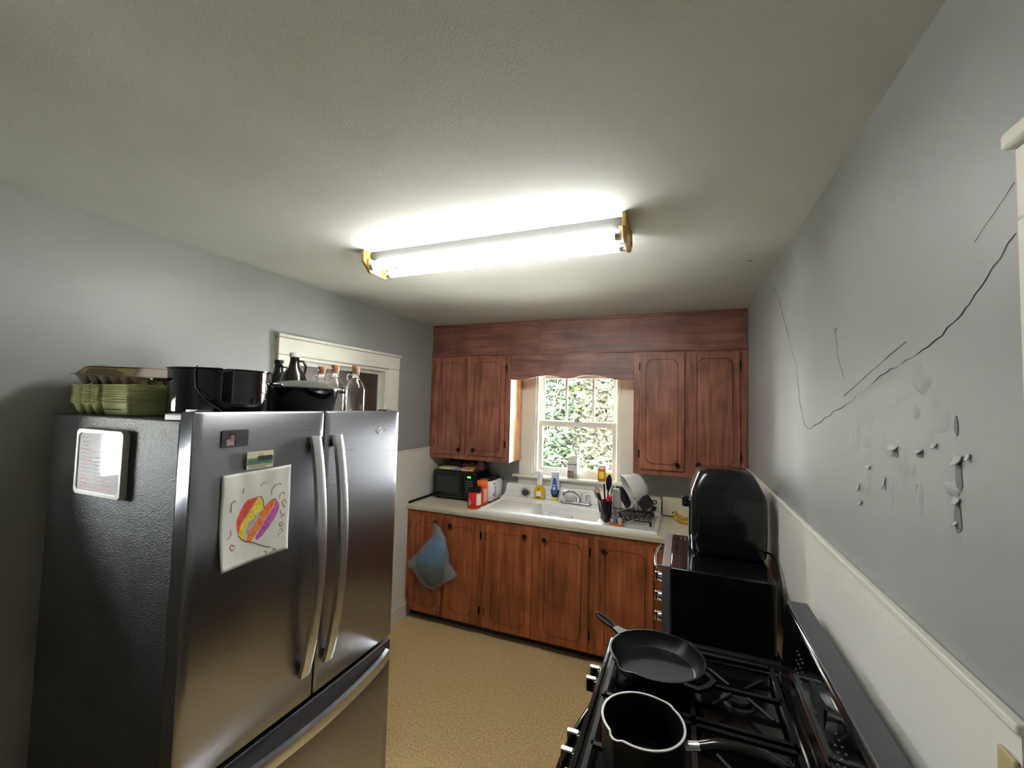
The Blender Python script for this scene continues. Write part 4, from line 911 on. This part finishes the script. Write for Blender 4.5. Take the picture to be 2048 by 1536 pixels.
def uv(x, y):
    u = (x-105)/935; tp = 150-130*u; bt = 1440-280*u; return u, (y-tp)/(bt-tp)
def patch(name, poly, mat):
    bm = bmesh.new(); vv = [bm.verts.new((*uv(*q_), 0)) for q_ in poly]; bm.faces.new(vv)
    bmesh.ops.triangulate(bm, faces=bm.faces[:]); bmesh.ops.subdivide_edges(bm, edges=bm.edges[:], cuts=3, use_grid_fill=True)
    bm.verts.index_update(); mb = MB().add([pp(v.co.x, v.co.y, .0007) for v in bm.verts], [tuple(v.index for v in f.verts) for f in bm.faces]); bm.free()
    mb.build(name, mat, t, smooth=70)
cr = lambda n_, c_: M(n_, c_, .7, var=(90, .35), col2=tuple(min(1, q_*1.5+.08) for q_ in c_))
patch('red_stripe', [(575,450),(440,485),(395,545),(350,640),(305,770),(310,880),(330,960),(350,850),(400,740),(470,640),(540,520)], cr('crayon_red', S(205, 60, 50)))
patch('yellow_stripe', [(575,455),(625,440),(655,520),(655,600),(600,660),(500,760),(430,860),(400,960),(420,1040),(360,1010),(335,950),(355,850),(400,740),(480,630),(550,510)], cr('crayon_yellow', S(205, 186, 50)))
patch('grey_stripe', [(650,625),(560,690),(480,780),(420,880),(408,965),(440,960),(520,850),(600,740)], cr('crayon_grey', S(160, 150, 168)))
patch('orange_stripe', [(800,485),(740,520),(670,600),(600,690),(520,810),(450,930),(425,1045),(490,1050),(560,950),(640,830),(720,690),(800,560),(830,495)], cr('crayon_orange', S(222, 110, 30)))
patch('purple_stripe', [(835,500),(880,560),(870,640),(820,740),(740,860),(650,980),(570,1040),(550,1000),(620,880),(700,740),(790,600)], cr('crayon_purple', S(172, 70, 160)))
def stroke(name, poly, mat, r=.0010):
    pts = []
    for a, b in zip(poly, poly[1:]):
        for k in range(4): f = k/4; pts.append(pp(*uv(a[0]+(b[0]-a[0])*f, a[1]+(b[1]-a[1])*f), .0008))
    pts.append(pp(*uv(*poly[-1]), .0008)); MB().tube(pts, r, 5).build(name, mat, t)
M('pen_red', S(160, 84, 96), .6); M('pen_dark', S(110, 66, 60), .6)
for s_ in ([(575,450),(625,455),(655,520),(660,605)], [(660,605),(740,520),(800,482),(835,500)], [(330,960),(370,1015),(420,1045),(520,1060),(640,1110),(780,1140)]): stroke('heart_outline', s_, 'pen_dark')
for s_ in ([(290,515),(262,490),(240,520),(232,580),(235,650)], [(245,890),(225,900),(245,930),(225,980),(195,1000)], [(290,1100),(240,1080),(222,1120),(250,1160),(290,1130)], [(380,330),(372,400)], [(600,310),(630,265),(690,260)],
           [(905,290),(880,268),(800,300),(755,370),(762,430)], [(960,420),(930,395),(890,420),(880,480)], [(985,540),(960,490),(920,520),(935,570),(965,600)], [(900,640),(905,690)], [(965,700),(930,690),(910,740),(950,720),(968,690)],
           [(960,830),(930,800),(895,830),(930,860),(960,830)], [(900,910),(935,890),(960,920),(900,960),(880,1000)], [(690,1190),(715,1185),(710,1225)], [(805,1190),(825,1155),(855,1165),(850,1190)]): stroke('pen_mark', s_, 'pen_red')
# magnets
t = thing('photo_magnet', 'dark photo magnet showing a person in a striped top', 'magnet', (.868, -2.703, 1.645))
def card(par, y0, y1, z0, z1, name, mat, th=.0022, lift=0., rc=.004, yr=None):
    poly = [(p_[0], p_[1]) for p_ in rrect((y0+y1)/2, (z0+z1)/2, (y1-y0)/2, (z1-z0)/2, rc, 0, 4)]
    xb = dx(yr if yr else (y0+y1)/2)+.0012+lift; return MB().prism(poly, 'x', xb, xb+th).build(name, mat, par, smooth=0)
card(t, -2.744, -2.662, 1.617, 1.668, 'photo', M('photo_dark', S(74, 66, 68), .4, var=(40, .4)))
L = .0022
for nm, y0, y1, z0, z1, mt in (('printed_torso', -2.730, -2.703, 1.621, 1.640, M('print_mauve', S(112, 70, 78), .5, var=(160, .5), col2=S(180, 160, 160))), ('printed_face', -2.718, -2.707, 1.641, 1.654, M('print_skin', S(150, 108, 96), .5)), ('printed_hair', -2.721, -2.706, 1.652, 1.660, M('print_hair', S(48, 38, 36), .5)), ('printed_jeans', -2.706, -2.688, 1.619, 1.640, M('print_navy', S(44, 46, 74), .5))):
    card(t, y0, y1, z0, z1, nm, mt, th=.0006, lift=L, yr=-2.703)
t = thing('landscape_magnet', 'rectangular green landscape magnet holding up the drawing', 'magnet', (.872, -2.622, 1.57))
L2 = .0065
card(t, -2.668, -2.577, 1.543, 1.597, 'card', M('card_cream', S(200, 198, 168), .4), lift=L2, rc=.0005)
ML = L2+.0022
card(t, -2.666, -2.579, 1.556, 1.576, 'printed_meadow', M('print_green', S(92, 132, 104), .5, var=(90, .6)), th=.0004, lift=ML, yr=-2.6225, rc=.0005)
card(t, -2.632, -2.579, 1.566, 1.582, 'printed_forest', M('print_forest', S(38, 44, 48), .5, var=(70, .4)), th=.0006, lift=ML, yr=-2.6225, rc=.006)
card(t, -2.626, -2.613, 1.576, 1.590, 'printed_sunset', M('print_orange', S(214, 150, 80), .5), th=.0005, lift=ML, yr=-2.6225, rc=.005)
for k in range(2): card(t, -2.662, -2.600+.02*k, 1.5465+.005*k, 1.5485+.005*k, 'printed_caption', 'marker_dark', th=.0004, lift=ML, yr=-2.6225, rc=.0003)

# ------------------------------------------------------------------ on top of the refrigerator
FT = 1.6955
M('foam_green', S(206, 208, 148), .55); M('pulp', S(150, 136, 124), .9, bump=(90, .3)); M('pulp_label', S(196, 172, 116), .8)
def egg_tray_mesh():
    mb = MB(); n, ln = 36, 48; top = []
    for i in range(n+1):
        for j in range(ln+1):
            x = .155*i/n; y = .295*j/ln
            cx = .5-.5*math.cos(2*math.pi*3*i/n); cy = .5-.5*math.cos(2*math.pi*6*j/ln)
            e = min(1, min(i, n-i)/1.2, min(j, ln-j)/1.2)
            top.append((x, y, .044-.043*(min(1, (cx*cy)**.5*1.15))*e))
    mb.add(top, [(i*(ln+1)+j, (i+1)*(ln+1)+j, (i+1)*(ln+1)+j+1, i*(ln+1)+j+1) for i in range(n) for j in range(ln)])
    return mb
def egg_lid_mesh():
    r0 = rrect(.082+.160, .1475, .066, .138, .012, .0005, 3); r1 = rrect(.242, .1475, .074, .146, .012, .043, 3); r2_ = rrect(.242, .1475, .079, .150, .012, .044, 3)
    return MB().loft([r0, r1, r2_], True, False)
first = None; ang = R(3)
for k in range(8):
    lb_ = 'lowest open green foam egg carton of the stack on the refrigerator' if k == 0 else ('topmost open green foam egg carton, under the grey carton' if k == 7 else 'green foam egg carton, %s from the bottom of the nested stack' % ('', 'second', 'third', 'fourth', 'fifth', 'sixth', 'seventh', '')[k])
    if k == 0:
        first = thing('foam_egg_carton', lb_, 'egg carton', (.088, FY0+.05, FT+.001), group='nested green foam egg cartons', rot=(0, 0, ang))
        o1 = egg_tray_mesh().build('cup_tray', 'foam_green', first, smooth=60); o1.modifiers.new('thick', 'SOLIDIFY').thickness = .0018
        o2 = egg_lid_mesh().build('lid', 'foam_green', first, smooth=40); o2.modifiers.new('thick', 'SOLIDIFY').thickness = .0018
        for q_ in range(1): MB().box(.20, .285, .0025, .0042, .018, .021).build('printed_line', 'marker_dark', first)
        for o_ in list(first.children):
            if o_.name.startswith('printed_line'): o_.location.y = -.004
    else:
        c_ = first.copy(); COL.objects.link(c_); c_.location = (.088, FY0+.05, FT+.001+.0085*k); tag(c_, lb_, 'egg carton', 'nested green foam egg cartons')
        for ch_ in first.children:
            if ch_.name.startswith('printed'): continue
            d_ = ch_.copy(); COL.objects.link(d_); d_.parent = c_
t = thing('pulp_egg_carton', 'closed grey pulp egg carton with a tan label on the green stack', 'egg carton', (.105, FY0+.045, FT+.107), rot=(0, R(1.5), R(9)))
mb = MB(); n, ln = 48, 24; top = []
for i in range(n+1):
    for j in range(ln+1):
        x = .30*i/n; y = .15*j/ln; cx = .5-.5*math.cos(2*math.pi*6*i/n); cy = .5-.5*math.cos(2*math.pi*3*j/ln); e = min(1, min(i, n-i)/1.2, min(j, ln-j)/1.2)
        top.append((x, y, .034-.033*min(1, (cx*cy)**.5*1.15)*e))
mb.add(top, [(i*(ln+1)+j, (i+1)*(ln+1)+j, (i+1)*(ln+1)+j+1, i*(ln+1)+j+1) for i in range(n) for j in range(ln)])
mb.build('cup_tray', 'pulp', t, smooth=60)
MB().loft([rrect(.15, .075, hx, hy, .012, z, 4) for z, hx, hy in ((.033, .158, .083), (.036, .158, .083), (.038, .150, .075), (.062, .136, .058), (.067, .128, .050))]).build('lid', 'pulp', t, smooth=40)
MB().add([(.03, -.001, .0385), (.28, -.001, .0385), (.28, .013, .0615), (.03, .013, .0615)], [(0, 1, 2, 3)]).build('label', 'pulp_label', t, smooth=0)
MB().add([(.03, .020, .0676), (.28, .020, .0676), (.28, .125, .0676), (.03, .125, .0676)], [(0, 1, 2, 3)]).build('label', 'pulp_label', t, smooth=0)
for k in range(3): MB().box(.06, .235-.02*k, -.0026+.0045*k, -.0016+.0045*k, .0415+.006*k, .0440+.006*k).build('printed_line', 'marker_dark', t)
# stock pot
t = thing('stock_pot', 'black enamel stock pot with a wire bail on the refrigerator', 'pot', (.605, -2.580, FT))
px_, py_ = .605, -2.580
MB().lathe([(0, .0008), (.140, .0008), (.150, .006), (.154, .02), (.154, .160), (.158, .163), (.158, .166), (.151, .166), (.150, .02), (.14, .008), (0, .006)], (px_, py_, FT), 48).build('pot', 'enamel', t, smooth=50)
for s_ in (1, -1):
    dirv = Vector((.45*s_, .89*s_, 0)); sdv = Vector((-.89, .45, 0)); b_ = Vector((px_, py_, FT+.125))
    MB().tube([b_+dirv*.150+sdv*.045, b_+dirv*.182+sdv*.036, b_+dirv*.190, b_+dirv*.182-sdv*.036, b_+dirv*.150-sdv*.045], .009, 10, flat=(.55, 1)).build('side_handle', 'enamel', t, smooth=60)
dv = Vector((.62, -.78, 0)).normalized(); pvv = Vector((.78, .62, 0))
o_ = Vector((px_, py_, FT))
MB().lathe([(0, 0), (.016, 0), (.016, .004), (0, .005)], n=16, mat=T(*(o_+dv*.153+Vector((0, 0, .07)))) @ dv.to_track_quat('Z', 'Y').to_matrix().to_4x4()).build('bail_boss', 'enamel', t)
MB().tube([o_+dv*.152+pvv*-.02+Vector((0, 0, .17)), o_+dv*.160-pvv*.028+Vector((0, 0, .155)), o_+dv*.160-pvv*.022+Vector((0, 0, .10)), o_+dv*.161+pvv*.01+Vector((0, 0, .06)), o_+dv*.156+pvv*.055+Vector((0, 0, .025)), o_+dv*.146+pvv*.085+Vector((0, 0, .006))], .0022, 6).build('bail_wire', 'black_satin', t)
# lidded roaster
rx_, ry_ = .585, -2.215
t = thing('covered_wok', 'black flared pan with a domed grey lid on the refrigerator', 'pan', (rx_, ry_, FT))
MB().lathe([(0, .0008), (.115, .0008), (.124, .006), (.150, .105), (.154, .112), (.154, .118), (.146, .118), (.120, .01), (0, .008)], (rx_, ry_, FT), 48).build('pan', 'enamel', t, smooth=50)
MB().lathe([(.160, .117), (.161, .121), (.150, .125), (.10, .143), (.04, .152), (0, .153)], (rx_, ry_, FT), 48).build('lid', M('lid_grey', S(96, 98, 92), .3, .3), t, smooth=60)
dv = Vector((.37, .93, 0)); sdv = Vector((.93, -.37, 0)); b_ = Vector((rx_, ry_, FT+.108))
for s_ in (1, -1): MB().tube([b_+dv*s_*.150+sdv*.035, b_+dv*s_*.176+sdv*.026, b_+dv*s_*.181, b_+dv*s_*.176-sdv*.026, b_+dv*s_*.150-sdv*.035], .006, 8).build('side_handle', 'enamel', t)
# jugs and bottles
M('brown_glass', S(18, 10, 8), .06, coat=.6)
def growler(label, x, y, s_=1.):
    t = thing('growler', label, 'jug', (x, y, FT), group='dark glass jugs on the refrigerator')
    MB().lathe([(0, .001), (.058*s_, .001), (.063*s_, .008), (.063*s_, .15*s_), (.052*s_, .19*s_), (.026*s_, .225*s_), (.020*s_, .26*s_), (.021*s_, .275*s_), (0, .275*s_)], (x, y, FT), 28).build('bottle', 'brown_glass', t, smooth=50)
    MB().lathe([(0, .296*s_), (.023*s_, .295*s_), (.024*s_, .276*s_), (.018*s_, .275*s_)], (x, y, FT), 20).build('cap', 'plastic_white' if s_ > .95 else 'black_satin', t)
    a = Vector((.45, .89, 0)); o_ = Vector((x, y, FT))
    MB().tube([o_+a*.020*s_+Vector((0, 0, .258*s_)), o_+a*.040*s_+Vector((0, 0, .258*s_)), o_+a*.052*s_+Vector((0, 0, .235*s_)), o_+a*.050*s_+Vector((0, 0, .20*s_)), o_+a*.042*s_+Vector((0, 0, .195*s_))], .0065*s_, 8).build('loop_handle', 'brown_glass', t, smooth=60)
growler('dark glass jug with a white cap and a loop handle behind the lidded pan', .375, -2.085, 1.0)
growler('dark glass jug with a black cap, furthest back on the refrigerator', .245, -2.065, .9)
def clear_bottle(label, x, y, s_=1., lab=False):
    t = thing('glass_bottle', label, 'bottle', (x, y, FT), group='clear corked bottles on the refrigerator')
    prof = [(0, .001), (.044, .001), (.047, .006), (.047, .125), (.045, .140), (.034, .160), (.020, .176), (.017, .185), (.017, .215), (.019, .218), (.019, .226), (.0155, .226), (.0145, .186), (.030, .160), (.0425, .138), (.0445, .125), (.0445, .010), (.040, .006), (0, .006)]
    MB().lathe([(r_*s_, z*s_) for r_, z in prof], (x, y, FT), 32).build('bottle', 'glass', t, smooth=50)
    MB().lathe([(0, .206*s_), (.0138*s_, .206*s_), (.0138*s_, .2265*s_), (.018*s_, .2265*s_), (.019*s_, .240*s_), (0, .241*s_)], (x, y, FT), 18).build('cork', 'cork', t)
    a = Vector((.5, .86, 0)); o_ = Vector((x, y, FT))
    MB().tube([o_-a*.018*s_+Vector((0, 0, .195*s_)), o_-a*.034*s_+Vector((0, 0, .200*s_)), o_-a*.040*s_+Vector((0, 0, .185*s_)), o_-a*.034*s_+Vector((0, 0, .165*s_))], .004*s_, 8).build('finger_loop', 'glass', t, smooth=60)
clear_bottle('clear corked glass bottle nearest the door casing on the refrigerator', .655, -1.972)
clear_bottle('clear corked glass bottle beside the lidded pan on the refrigerator', .528, -1.975, 1.02)
clear_bottle('clear corked glass bottle half hidden behind the lidded pan', .425, -1.962, 1.0)

# ------------------------------------------------------------------ ceiling lamp
t = thing('ceiling_lamp', 'two-tube fluorescent lamp with amber end caps on the ceiling', 'lamp', (1.34, -1.95, H))
lx0, lx1, ly = .752, 1.925, -1.958
MB().prism([(ly-.060, H-.001), (ly+.060, H-.001), (ly+.050, H-.040), (ly+.012, H-.046), (ly-.012, H-.046), (ly-.050, H-.040)], 'x', lx0, lx1).build('channel', M('lamp_grey', S(72, 72, 70), .5), t, bevel=.002)
M('tube_glow', (1, 1, 1), .4, emit=((1, .995, .975), TUBE)); M('amber', S(205, 170, 90), .35, trans=.2)
for y in (ly-.062, ly+.058):
    k = MB().tube([(lx0+.028, y, H-.070), (lx1-.028, y, H-.070)], .0185, 20).build('tube', 'tube_glow', t, smooth=60)
    for a, b in ((lx0+.012, lx0+.030), (lx1-.030, lx1-.012)): MB().cyl((a, y, H-.070), (b, y, H-.070), .0192, n=20).build('tube_end', 'steel_light', k)
    for x in (lx0+.010, lx1-.010): MB().box(x-.006, x+.006, y-.014, y+.014, H-.085, H-.040).build('socket', 'plastic_white', t)
for x in (lx0-.012, lx1):
    po = [(ly-.105, H-.001), (ly-.105, H-.055), (ly-.055, H-.098), (ly+.055, H-.098), (ly+.110, H-.062), (ly+.110, H-.001)]
    pi_ = [(ly-.090, H-.010), (ly-.090, H-.048), (ly-.048, H-.083), (ly+.048, H-.083), (ly+.095, H-.055), (ly+.095, H-.010)]
    e_ = MB().ring(po, pi_, 'x', x, x+.014).build('end_cap', 'amber', t, bevel=.002)
    MB().prism(pi_, 'x', x+.004, x+.009).build('end_plate', 'amber', e_, smooth=0)

# ------------------------------------------------------------------ light switch at the right edge
t = thing('light_switch', 'beige switch plate on the right wall at the lower right edge', 'switch', (W-.013, -2.815, 1.26))
MB().box(W-.019, W-.0125, -2.818, -2.784, 1.21, 1.325).build('plate', M('switch_beige', S(190, 174, 130), .4), t, bevel=.003)
MB().box(W-.027, W-.0185, -2.806, -2.798, 1.258, 1.278).build('toggle', 'switch_beige', t, bevel=.002)
# small chips in the ceiling plaster
for x, y, s_ in ((2.421, -1.354, .014), (2.23, -.643, .010), (2.439, -.412, .008)):
    pl = [(x+s_*math.cos(k)*random.uniform(.5, 1.4), y+s_*.6*math.sin(k)*random.uniform(.5, 1.2)) for k in [i*.785 for i in range(8)]]
    MB().prism(pl, 'z', H-.0008, H).build('plaster_chip', 'bare_plaster', bpy.data.objects['ceiling'], smooth=0)
